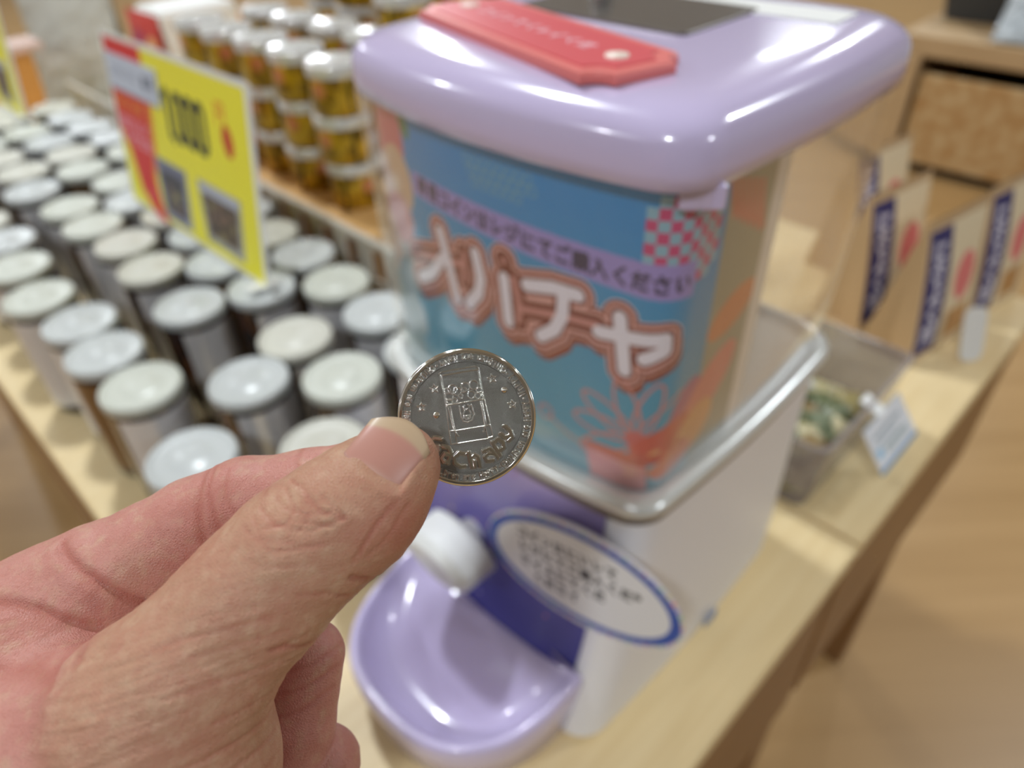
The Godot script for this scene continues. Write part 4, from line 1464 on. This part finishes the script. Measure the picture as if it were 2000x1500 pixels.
	for j in n1:
		for i in n1:
			var x := i * step - 1.0
			var y := j * step - 1.0
			var r := sqrt(x * x + y * y)
			var h := hs[j * n1 + i]
			var il := maxi(i - 1, 0)
			var ir := mini(i + 1, CN)
			var jl := maxi(j - 1, 0)
			var jr := mini(j + 1, CN)
			var n := Vector3(-(hs[j * n1 + ir] - hs[j * n1 + il]) / (2 * step), -(hs[jr * n1 + i] - hs[jl * n1 + i]) / (2 * step), 1.0).normalized()
			if r > 0.999:
				x /= r / 0.999
				y /= r / 0.999
			verts.append(Vector3(x, y, h) * radius)
			norms.append(n)
			uvs.append(Vector2(x, y))
	var faces := {}
	for j in CN:
		for i in CN:
			var x := (i + 0.5) * step - 1.0
			var y := (j + 0.5) * step - 1.0
			var r := sqrt(x * x + y * y)
			if r > 1.0:
				continue
			var k := j * n1 + i
			var d := maxi(maxi(cid[k], cid[k + 1]), maxi(cid[k + n1], cid[k + n1 + 1]))
			if d == 0 and r > 0.916:
				d = 1
			if not faces.has(d):
				faces[d] = PackedInt32Array()
			faces[d].append_array(PackedInt32Array([k, k + n1, k + n1 + 1, k, k + n1 + 1, k + 1]))
	var coin := thing("token_coin", "shiny silver round token with an embossed sweet machine, held between thumb and finger", "coin")
	var b := cam.basis
	coin.transform = Transform3D(b * Basis.from_euler(Vector3(0.02, 0.03, 0.0)), cam * Vector3(-0.00782, -0.00578, -0.1244))
	var field := mat(c8(142, 142, 138), 0.34, 1.0)
	field.normal_enabled = true
	field.normal_scale = 0.95
	var nt := noise_tex(0.16, 5, Color.BLACK, Color.WHITE, 512, 3)
	nt.color_ramp = null
	nt.as_normal_map = true
	nt.bump_strength = 6.0
	field.normal_texture = nt
	var polished := mat(c8(226, 226, 222), 0.11, 1.0)
	var names := ["field", "rim", "lettering", "rim_lettering", "emblem", "star", "star", "star", "star", "dot", "dot"]
	for d in faces.keys():
		var remap := {}
		var v := PackedVector3Array()
		var nn := PackedVector3Array()
		var uv := PackedVector2Array()
		var idx := PackedInt32Array()
		for k in faces[d]:
			if not remap.has(k):
				remap[k] = v.size()
				v.append(verts[k])
				nn.append(norms[k])
				uv.append(uvs[k])
			idx.append(remap[k])
		var arr := []
		arr.resize(Mesh.ARRAY_MAX)
		arr[Mesh.ARRAY_VERTEX] = v
		arr[Mesh.ARRAY_NORMAL] = nn
		arr[Mesh.ARRAY_TEX_UV] = uv
		arr[Mesh.ARRAY_INDEX] = idx
		var am := ArrayMesh.new()
		am.add_surface_from_arrays(Mesh.PRIMITIVE_TRIANGLES, arr)
		put(am, names[d], field if d == 0 else polished, coin)
	# reeded edge and plain back
	var st := begin()
	var rings := []
	for lv in [[0.02, -1.7], [0.88, -1.7], [0.93, -1.68], [0.94, -1.86], [0.985, -1.86], [1.0, -1.7], [1.0, -0.12], [0.997, 0.0]]:
		var ring := PackedVector3Array()
		for i in 240:
			var t := TAU * i / 240.0
			var rr: float = lv[0] * radius
			if lv[0] == 1.0 and i % 2 == 1:
				rr -= 0.00004
			ring.append(Vector3(rr * cos(t), rr * sin(t), lv[1] * 0.001))
		rings.append(ring)
	loft(st, rings, [1, 2, 3, 5, 6], true, false)
	part(st, "edge", polished, coin)


# ------------------------------------------------------------------ the hand: one skin over a skeleton, in millimetres on the token's axes
var bone_a := PackedVector3Array()
var bone_d := PackedVector3Array()
var bone_l := PackedFloat32Array()
var bone_r := PackedFloat32Array()
var bone_s := PackedFloat32Array()
var bone_g := PackedByteArray()


func chain(pts: Array, g: int) -> void:
	for i in pts.size() - 1:
		var p: Array = pts[i]
		var q: Array = pts[i + 1]
		bone_a.append(Vector3(p[0], p[1], p[2]))
		bone_d.append(Vector3(q[0] - p[0], q[1] - p[1], q[2] - p[2]))
		bone_l.append(maxf(bone_d[-1].length_squared(), 0.01))
		bone_r.append(p[3])
		bone_s.append(q[3] - p[3])
		bone_g.append(g)


func smin(a: float, b: float, k: float) -> float:
	var h := maxf(k - absf(a - b), 0.0) / k
	return minf(a, b) - h * h * k * 0.25


func flesh(p: Vector3, list: PackedInt32Array) -> float:
	var g0 := 99.0
	var g1 := 99.0
	var g2 := 99.0
	var g3 := 99.0
	var g4 := 99.0
	for i in list:
		var q := p - bone_a[i]
		var d := bone_d[i]
		var t := clampf(q.dot(d) / bone_l[i], 0.0, 1.0)
		var e := (q - d * t).length() - bone_r[i] - bone_s[i] * t
		match bone_g[i]:
			0: g0 = smin(g0, e, 2.5)
			1: g1 = smin(g1, e, 2.0)
			2: g2 = smin(g2, e, 5.0)
			3: g3 = smin(g3, e, 1.5)
			4: g4 = smin(g4, e, 1.5)
	var pi := smin(g1, g2, 3.0)
	var k := lerpf(0.8, 9.0, smoothstep(-50.0, -72.0, p.x))
	var d := smin(pi, g0, k)
	d = smin(d, g3, 0.7)
	return smin(d, g4, 0.7)


func axis_steps(parts: Array) -> PackedFloat32Array:
	var out := PackedFloat32Array()
	for q in parts:
		var n := int(round((q[1] - q[0]) / q[2]))
		for i in n:
			out.append(q[0] + (q[1] - q[0]) * i / n)
	out.append(parts[-1][1])
	return out


func build_hand(cam: Transform3D) -> void:
	chain([[-10.5, -7.2, 6.9, 6.5], [-13.6, -10.7, 7.9, 8.6], [-17.3, -14.4, 8.9, 9.9], [-21.8, -17.4, 9.4, 10.1], [-26.8, -21.5, 10.4, 10.7], [-32.5, -27.7, 11.4, 11.1], [-37.0, -32.6, 12.4, 11.0], [-41.7, -38.8, 13.4, 12.5], [-47.0, -46.1, 11.9, 16.1], [-48.4, -55.3, 10.4, 18.4], [-59.0, -69.4, 7.4, 25.1], [-90, -88, 4, 25]], 0)
	chain([[-16.8, -12.1, -10.6, 8.0], [-30.6, -15.1, -11.6, 8.3], [-42.6, -17.7, -12.6, 9.3], [-51.8, -22.2, -12.8, 10.1], [-60.2, -27.3, -11.6, 10.5], [-68.8, -31.8, -10.6, 10.8], [-77.2, -37.1, -9.6, 11.9]], 1)
	chain([[-68.8, -31.8, -10.6, 10.8], [-77.2, -37.1, -9.6, 11.9], [-86.5, -42.5, -7.6, 12.7], [-99.0, -52, -5.6, 16.7], [-118, -84, 2, 26], [-150, -118, 10, 27], [-215, -180, 30, 34], [-250, -214, 42, 36]], 2)
	chain([[-77.5, -46.8, -2.6, 14.5], [-65.0, -47.0, -3.1, 10.0]], 2)
	chain([[-78.6, -57.3, 3.4, 16.4], [-63.8, -54.9, 6.4, 15.2], [-90, -80, 4, 24]], 2)
	chain([[-70, -78, -12, 14], [-110, -90, -8, 20]], 2)
	chain([[-30.7, -45.8, -12.6, 6.5], [-33.6, -59.8, -13.6, 7.1], [-40, -80, -15, 8.2], [-72, -76, -14, 10]], 3)
	chain([[-30.0, -69.8, -18.6, 7.6], [-36, -88, -19.6, 8.0], [-74, -88, -16, 10]], 4)
	var xs := axis_steps([[-292.0, -86.0, 2.6], [-86.0, 4.0, 0.46]])
	var ys := axis_steps([[-256.0, -68.0, 2.6], [-68.0, 6.0, 0.46]])
	var zs := axis_steps([[-52.0, -30.0, 1.6], [-30.0, 34.0, 0.64], [34.0, 84.0, 2.6]])
	var nx := xs.size()
	var ny := ys.size()
	var nz := zs.size()
	var field := {}
	var vid := {}
	var verts := PackedVector3Array()
	var quads := PackedInt32Array()
	var bs := 8
	var cells := []
	# sample only blocks that the skin can cross
	for bz in range(0, nz - 1, bs):
		for by in range(0, ny - 1, bs):
			for bx in range(0, nx - 1, bs):
				var ex := mini(bx + bs, nx - 1)
				var ey := mini(by + bs, ny - 1)
				var ez := mini(bz + bs, nz - 1)
				var lo := Vector3(xs[bx], ys[by], zs[bz])
				var hi := Vector3(xs[ex], ys[ey], zs[ez])
				var mid := (lo + hi) * 0.5
				var rad := (hi - lo).length() * 0.5
				var list := PackedInt32Array()
				var best := 99.0
				for i in bone_a.size():
					var q := mid - bone_a[i]
					var t := clampf(q.dot(bone_d[i]) / bone_l[i], 0.0, 1.0)
					var e := (q - bone_d[i] * t).length() - bone_r[i] - bone_s[i] * t
					best = minf(best, e)
					if e < rad + 10.0:
						list.append(i)
				if best > rad + 7.0 or list.is_empty():
					continue
				if flesh(mid, list) < -rad - 4.0 or flesh(mid, list) > rad + 1.0:
					continue
				var w := ex - bx + 1
				var h := ey - by + 1
				var dd := ez - bz + 1
				var v := PackedFloat32Array()
				v.resize(w * h * dd)
				var k := 0
				for z in dd:
					for y in h:
						for x in w:
							v[k] = flesh(Vector3(xs[bx + x], ys[by + y], zs[bz + z]), list)
							k += 1
				cells.append([bx, by, bz, w, h, dd, v])
	# one vertex in each crossed cell
	for c in cells:
		var w: int = c[3]
		var h: int = c[4]
		var v: PackedFloat32Array = c[6]
		for z in c[5] - 1:
			for y in h - 1:
				for x in w - 1:
					var k0: int = (z * h + y) * w + x
					var m := 0
					for q in 8:
						if v[k0 + (q & 1) + ((q >> 1) & 1) * w + (q >> 2) * w * h] < 0.0:
							m += 1
					if m == 0 or m == 8:
						continue
					var gx: int = c[0] + x
					var gy: int = c[1] + y
					var gz: int = c[2] + z
					var o := Vector3(xs[gx], ys[gy], zs[gz])
					var e := Vector3(xs[gx + 1], ys[gy + 1], zs[gz + 1]) - o
					var sum := Vector3.ZERO
					var cnt := 0
					for ed in EDGES:
						var fa := v[k0 + ed[0] + ed[1] * w + ed[2] * w * h]
						var fb := v[k0 + ed[3] + ed[4] * w + ed[5] * w * h]
						if (fa < 0.0) != (fb < 0.0):
							var t := fa / (fa - fb)
							sum += Vector3(lerpf(ed[0], ed[3], t), lerpf(ed[1], ed[4], t), lerpf(ed[2], ed[5], t))
							cnt += 1
					vid[(gz * ny + gy) * nx + gx] = verts.size()
					verts.append(o + e * (sum / cnt))
	# one quad round each crossed edge
	for c in cells:
		var w: int = c[3]
		var h: int = c[4]
		var v: PackedFloat32Array = c[6]
		for z in c[5] - 1:
			for y in h - 1:
				for x in w - 1:
					var k0: int = (z * h + y) * w + x
					var ins := v[k0] < 0.0
					var g: int = ((c[2] + z) * ny + c[1] + y) * nx + c[0] + x
					for ax in 3:
						var kk: int = k0 + (1 if ax == 0 else (w if ax == 1 else w * h))
						if (v[kk] < 0.0) == ins:
							continue
						var s1: int = nx if ax == 0 else (nx * ny if ax == 1 else 1)
						var s2: int = nx * ny if ax == 0 else (1 if ax == 1 else nx)
						if not (vid.has(g) and vid.has(g - s1) and vid.has(g - s2) and vid.has(g - s1 - s2)):
							continue
						var a: int = vid[g]
						var b: int = vid[g - s1]
						var d: int = vid[g - s1 - s2]
						var f: int = vid[g - s2]
						if ins:
							quads.append_array(PackedInt32Array([a, d, b, a, f, d]))
						else:
							quads.append_array(PackedInt32Array([a, b, d, a, d, f]))
	var norms := PackedVector3Array()
	norms = face_normals(verts, quads)
	sculpt(verts, norms)
	norms = face_normals(verts, quads)
	var cols := skin_colours(verts, norms)
	for i in verts.size():
		verts[i] *= 0.001
	var arr := []
	arr.resize(Mesh.ARRAY_MAX)
	arr[Mesh.ARRAY_VERTEX] = verts
	arr[Mesh.ARRAY_NORMAL] = norms
	arr[Mesh.ARRAY_COLOR] = cols
	arr[Mesh.ARRAY_INDEX] = quads
	var am := ArrayMesh.new()
	am.add_surface_from_arrays(Mesh.PRIMITIVE_TRIANGLES, arr)
	var skin := mat(Color.WHITE, 0.46)
	skin.vertex_color_use_as_albedo = true
	skin.metallic_specular = 0.42
	skin.subsurf_scatter_enabled = true
	skin.subsurf_scatter_strength = 0.06
	skin.heightmap_enabled = true
	var nt := noise_tex(0.07, 21, Color.BLACK, Color.WHITE, 512, 3)
	nt.noise.noise_type = FastNoiseLite.TYPE_CELLULAR
	nt.noise.cellular_return_type = FastNoiseLite.RETURN_DISTANCE2_SUB
	skin.heightmap_texture = nt
	skin.heightmap_scale = 0.02
	skin.uv1_triplanar = true
	skin.uv1_scale = Vector3(55, 55, 55)
	var o := thing("hand", "left hand reaching in from the lower left, thumb and forefinger pinching the silver token", "hand")
	o.transform = Transform3D(cam.basis, cam * Vector3(-0.00782, -0.00578, -0.1244))
	put(am, "skin", skin, o)
	build_nail(o)


const EDGES := [[0, 0, 0, 1, 0, 0], [0, 1, 0, 1, 1, 0], [0, 0, 1, 1, 0, 1], [0, 1, 1, 1, 1, 1], [0, 0, 0, 0, 1, 0], [1, 0, 0, 1, 1, 0], [0, 0, 1, 0, 1, 1], [1, 0, 1, 1, 1, 1], [0, 0, 0, 0, 0, 1], [1, 0, 0, 1, 0, 1], [0, 1, 0, 0, 1, 1], [1, 1, 0, 1, 1, 1]]


func face_normals(v: PackedVector3Array, q: PackedInt32Array) -> PackedVector3Array:
	var n := PackedVector3Array()
	n.resize(v.size())
	for i in range(0, q.size(), 3):
		var f := (v[q[i + 2]] - v[q[i]]).cross(v[q[i + 1]] - v[q[i]])
		n[q[i]] += f
		n[q[i + 1]] += f
		n[q[i + 2]] += f
	for i in n.size():
		n[i] = n[i].normalized()
	return n


# creases: [points x, y; depth; half width], on the side of the hand that faces +z
var creases := [
	[[-72.5, -23.2, -69.9, -24.8, -65.3, -27.7, -60.8, -30.8, -55.9, -34.5], 1.0, 1.0],
	[[-92, -30.6, -84.3, -31.0, -76.3, -31.6, -72.5, -32.6, -66.6, -35.4, -59.9, -38.1], 0.9, 1.0],
	[[-80, -41, -72.8, -39.9, -66.8, -39.3, -59.5, -38.6], 0.4, 0.9],
	[[-49.3, -9.5, -48.4, -14.2, -47.7, -17.9, -46.8, -22.6], 0.45, 0.7],
	[[-47.6, -9.0, -46.8, -13.7, -45.1, -17.4, -44, -21], 0.35, 0.6],
	[[-44.2, -10, -43.4, -14, -41.5, -17], 0.2, 0.5],
	[[-31.5, -5.5, -31.2, -8.6, -30.3, -10.9], 0.25, 0.6],
	[[-29.7, -12.8, -26.6, -14.9, -21.4, -15.6, -16.9, -13.9], 0.16, 0.34],
	[[-31.8, -15.3, -26.6, -18.4, -18.6, -17.4], 0.14, 0.34],
	[[-25.9, -9.0, -23.5, -9.7, -20.7, -12.5, -16.9, -13.9], 0.18, 0.34],
	[[-24.5, -14.2, -21.4, -14.6, -18.3, -14.9], 0.15, 0.32],
	[[-26.3, -10.1, -24.2, -12.5, -24.9, -14.6, -28.3, -15.3], 0.14, 0.34],
	[[-20.4, -10.8, -18.6, -12.2, -16.5, -13.9], 0.16, 0.32],
	[[-27.5, -11.4, -25.6, -12.6, -22.6, -13.4, -19, -13.2], 0.13, 0.32],
	[[-33.2, -18, -28, -20.6, -21, -20.4], 0.1, 0.34],
	[[-30.4, -14, -28.6, -16.8, -24, -17.2], 0.12, 0.32],
	[[-22.4, -11, -21.8, -13.6, -23.4, -16], 0.1, 0.3],
	[[-9.3, -11.8, -12.4, -15.3, -14.8, -19.4], 0.12, 0.34],
	[[-7.9, -12.5, -11.0, -17.4, -13.8, -20.1], 0.12, 0.34],
	[[-10.6, -12.6, -13.6, -17, -16, -21], 0.1, 0.34],
	[[-13.6, -24.8, -15.2, -23.9, -16.2, -23.4], 0.6, 0.55],
	[[-17.4, -26.4, -20, -25, -23, -24.8], 0.16, 0.4],
	[[-22.4, -34, -24.0, -33.6, -25.2, -32.8, -27, -32.9], 0.4, 0.5],
	[[-23.6, -36, -27, -35.4, -33, -36, -40, -37.4], 0.12, 0.4],
	[[-24.6, -40, -28, -40.6, -34, -42], 0.14, 0.4],
	[[-24.8, -43.6, -29, -45.6, -37, -47.4, -44, -48], 0.16, 0.45],
	[[-25.2, -47, -30, -49.6, -38, -52], 0.16, 0.45],
	[[-26, -51, -31, -54, -40, -56.4], 0.16, 0.5],
	[[-26.6, -27.6, -31, -28.4, -36, -29.6, -42, -31.4], 0.14, 0.45],
	[[-25, -30, -30, -31, -37, -32.4], 0.12, 0.45],
]


func crease_depth(p: Vector3) -> Vector2:
	var down := 0.0
	var red := 0.0
	for c in creases:
		var l: Array = c[0]
		var w: float = c[2]
		var best := 99.0
		for i in range(0, l.size() - 2, 2):
			if (p.x < minf(l[i], l[i + 2]) - 3.0) or (p.x > maxf(l[i], l[i + 2]) + 3.0) or (p.y < minf(l[i + 1], l[i + 3]) - 3.0) or (p.y > maxf(l[i + 1], l[i + 3]) + 3.0):
				continue
			var a := Vector2(l[i], l[i + 1])
			var d := Vector2(l[i + 2], l[i + 3]) - a
			var q := Vector2(p.x, p.y) - a
			var t := clampf(q.dot(d) / maxf(d.length_squared(), 0.001), 0.0, 1.0)
			best = minf(best, (q - d * t).length())
		if best < 4.0:
			var g := exp(-best * best / (w * w))
			down += c[1] * (1.6 if c[1] < 0.2 else 1.0) * (g - 0.35 * exp(-best * best / (w * w * 6.0)))
			red += g * minf(1.0, c[1] * 3.5)
	return Vector2(down, minf(red, 1.0))


# nail: u across (-1 .. 1), w from its fold (0) to its free edge (1)
func nail_frame(p: Vector2) -> Vector2:
	var q := p - Vector2(-14.2, -8.55)
	var w := q.dot(Vector2(0.6, 0.8)) / 10.2
	var uu := q.dot(Vector2(0.86, -0.51)) / 5.35
	return Vector2(uu + 0.04 * w, w)


func nail_z(q: Vector2) -> float:
	return 16.25 - 3.3 * q.y - 2.4 * q.y * q.y - 1.35 * q.x * q.x


func sculpt(v: PackedVector3Array, n: PackedVector3Array) -> void:
	var a := FastNoiseLite.new()
	a.seed = 3
	a.frequency = 1.0
	a.fractal_octaves = 3
	for i in v.size():
		var p := v[i]
		if p.x < -90.0 or p.y < -72.0:
			continue
		var nn := n[i]
		var off := 0.0
		if nn.z > -0.1:
			off -= crease_depth(p).x * smoothstep(-0.1, 0.3, nn.z)
			# fine folds running across the thumb and its ball
			var m := smoothstep(-24.0, -34.0, p.y) * smoothstep(-66.0, -52.0, p.x) * smoothstep(-4.0, 4.0, p.z)
			m = maxf(m, 0.45 * smoothstep(-14.0, -22.0, p.y) * smoothstep(2.0, 8.0, p.z))
			var u := p.x * 0.96 + p.y * 0.28
			var w := p.y * 0.96 - p.x * 0.28
			off += 0.2 * m * a.get_noise_2d(u * 0.07 + 0.4 * a.get_noise_2d(u * 0.03, w * 0.03), w * 1.0)
		# bed under the nail
		var nb := nail_frame(Vector2(p.x, p.y))
		if nn.z > -0.3 and absf(nb.x) < 1.25 and nb.y > -0.3 and nb.y < 1.3:
			var under := nail_z(nb) - 0.15
			var ins := minf(1.0, minf((1.06 - absf(nb.x)) / 0.2, (nb.y - 0.0 - 0.09 * nb.x * nb.x) / 0.2))
			if ins > 0.0 and p.z > under:
				v[i] = Vector3(p.x, p.y, lerpf(p.z, under, ins))
				continue
		off += 0.10 * a.get_noise_3d(p.x * 0.22, p.y * 0.22, p.z * 0.22)
		v[i] = p + nn * off


func skin_colours(v: PackedVector3Array, n: PackedVector3Array) -> PackedColorArray:
	var out := PackedColorArray()
	out.resize(v.size())
	var a := FastNoiseLite.new()
	a.seed = 9
	a.frequency = 1.0
	a.fractal_octaves = 3
	var tan_skin := c8(186, 142, 116).srgb_to_linear()
	var pink := c8(198, 140, 128).srgb_to_linear()
	var redder := c8(172, 98, 84).srgb_to_linear()
	var pale := c8(202, 168, 140).srgb_to_linear()
	for i in v.size():
		var p := v[i]
		var c := tan_skin
		var pk := smoothstep(2.0, -3.0, p.z)
		pk = maxf(pk, smoothstep(-52.0, -64.0, p.x) * smoothstep(-74.0, -56.0, p.y))
		c = c.lerp(pink, pk)
		c = c.lerp(redder, 0.22 + 0.3 * a.get_noise_3d(p.x * 0.12, p.y * 0.12, p.z * 0.12) - 0.12)
		c = c.lerp(pale, clampf(0.8 * a.get_noise_3d(p.x * 0.3 + 50.0, p.y * 0.3, p.z * 0.3), 0.0, 0.5))
		c = c.lerp(redder, clampf(0.5 * a.get_noise_3d(p.x * 1.1, p.y * 1.1 + 30.0, p.z * 1.1), 0.0, 0.25))
		# redder finger pad and knuckle
		c = c.lerp(redder, 0.5 * exp(-Vector2(p.x + 8.5, p.y + 16.0).length_squared() / 40.0))
		c = c.lerp(redder, 0.35 * exp(-Vector2(p.x + 47.0, p.y + 17.0).length_squared() / 60.0))
		if n[i].z > -0.1 and p.x > -90.0:
			var cr := crease_depth(p)
			c = c.lerp(redder, 0.55 * cr.y)
		out[i] = c
	return out


func build_nail(o: Node3D) -> void:
	var st := begin()
	var nu := 24
	var nv := 24
	var base := c8(190, 138, 124).srgb_to_linear()
	var moon := c8(206, 176, 162).srgb_to_linear()
	var tip := c8(194, 168, 138).srgb_to_linear()
	var dirt := c8(150, 122, 96).srgb_to_linear()
	var spot := func(i: int, j: int, low: float) -> Vector3:
		var u := 2.0 * i / nu - 1.0
		var w := float(j) / nv
		# rounded outline: the fold bows back, the free edge bows out
		var ww := lerpf(-0.02 + 0.1 * u * u, 1.0 - 0.26 * u * u, w)
		var q := Vector2(u, ww)
		var xy := Vector2(-14.2, -8.55) + Vector2(0.6, 0.8) * ww * 10.2 + Vector2(0.86, -0.51) * (u - 0.04 * ww) * 5.35
		var z := nail_z(q) + 0.1 - low - 0.45 * (1.0 - smoothstep(0.0, 0.1, w)) - 0.3 * smoothstep(0.88, 1.0, absf(u))
		return Vector3(xy.x, xy.y, z) * 0.001
	var col := func(i: int, j: int) -> Color:
		var u := 2.0 * i / nu - 1.0
		var w := float(j) / nv
		var c := base.lerp(moon, (1.0 - smoothstep(0.08, 0.26, w + 0.16 * u * u)) * 0.8)
		c = c.lerp(tip, smoothstep(0.72, 0.82, w - 0.05 * u * u))
		c = c.lerp(dirt, 0.6 * smoothstep(0.86, 1.0, u) + 0.3 * smoothstep(-0.9, -1.0, u) + 0.35 * smoothstep(0.95, 1.0, w))
		return c
	st.set_smooth_group(1)
	for j in nv:
		for i in nu:
			for e in [[0, 0], [0, 1], [1, 1], [0, 0], [1, 1], [1, 0]]:
				st.set_color(col.call(i + e[0], j + e[1]))
				st.add_vertex(spot.call(i + e[0], j + e[1], 0.0))
	st.set_smooth_group(2)
	for i in nu:
		for e in [[0, 0.0], [1, 0.6], [1, 0.0], [0, 0.0], [0, 0.6], [1, 0.6]]:
			st.set_color(tip)
			st.add_vertex(spot.call(i + e[0], nv, e[1]))
	for j in nv:
		for sd in [0, nu]:
			for e in [[0, 0.0], [1, 0.6], [1, 0.0], [0, 0.0], [0, 0.6], [1, 0.6]]:
				st.set_color(base)
				st.add_vertex(spot.call(sd, j + e[0], e[1]))
	var m := mat(Color.WHITE, 0.36)
	m.vertex_color_use_as_albedo = true
	var nl := part(st, "thumbnail", m, o)
	nl.set_meta("label", "pinkish thumbnail with pale free edge")
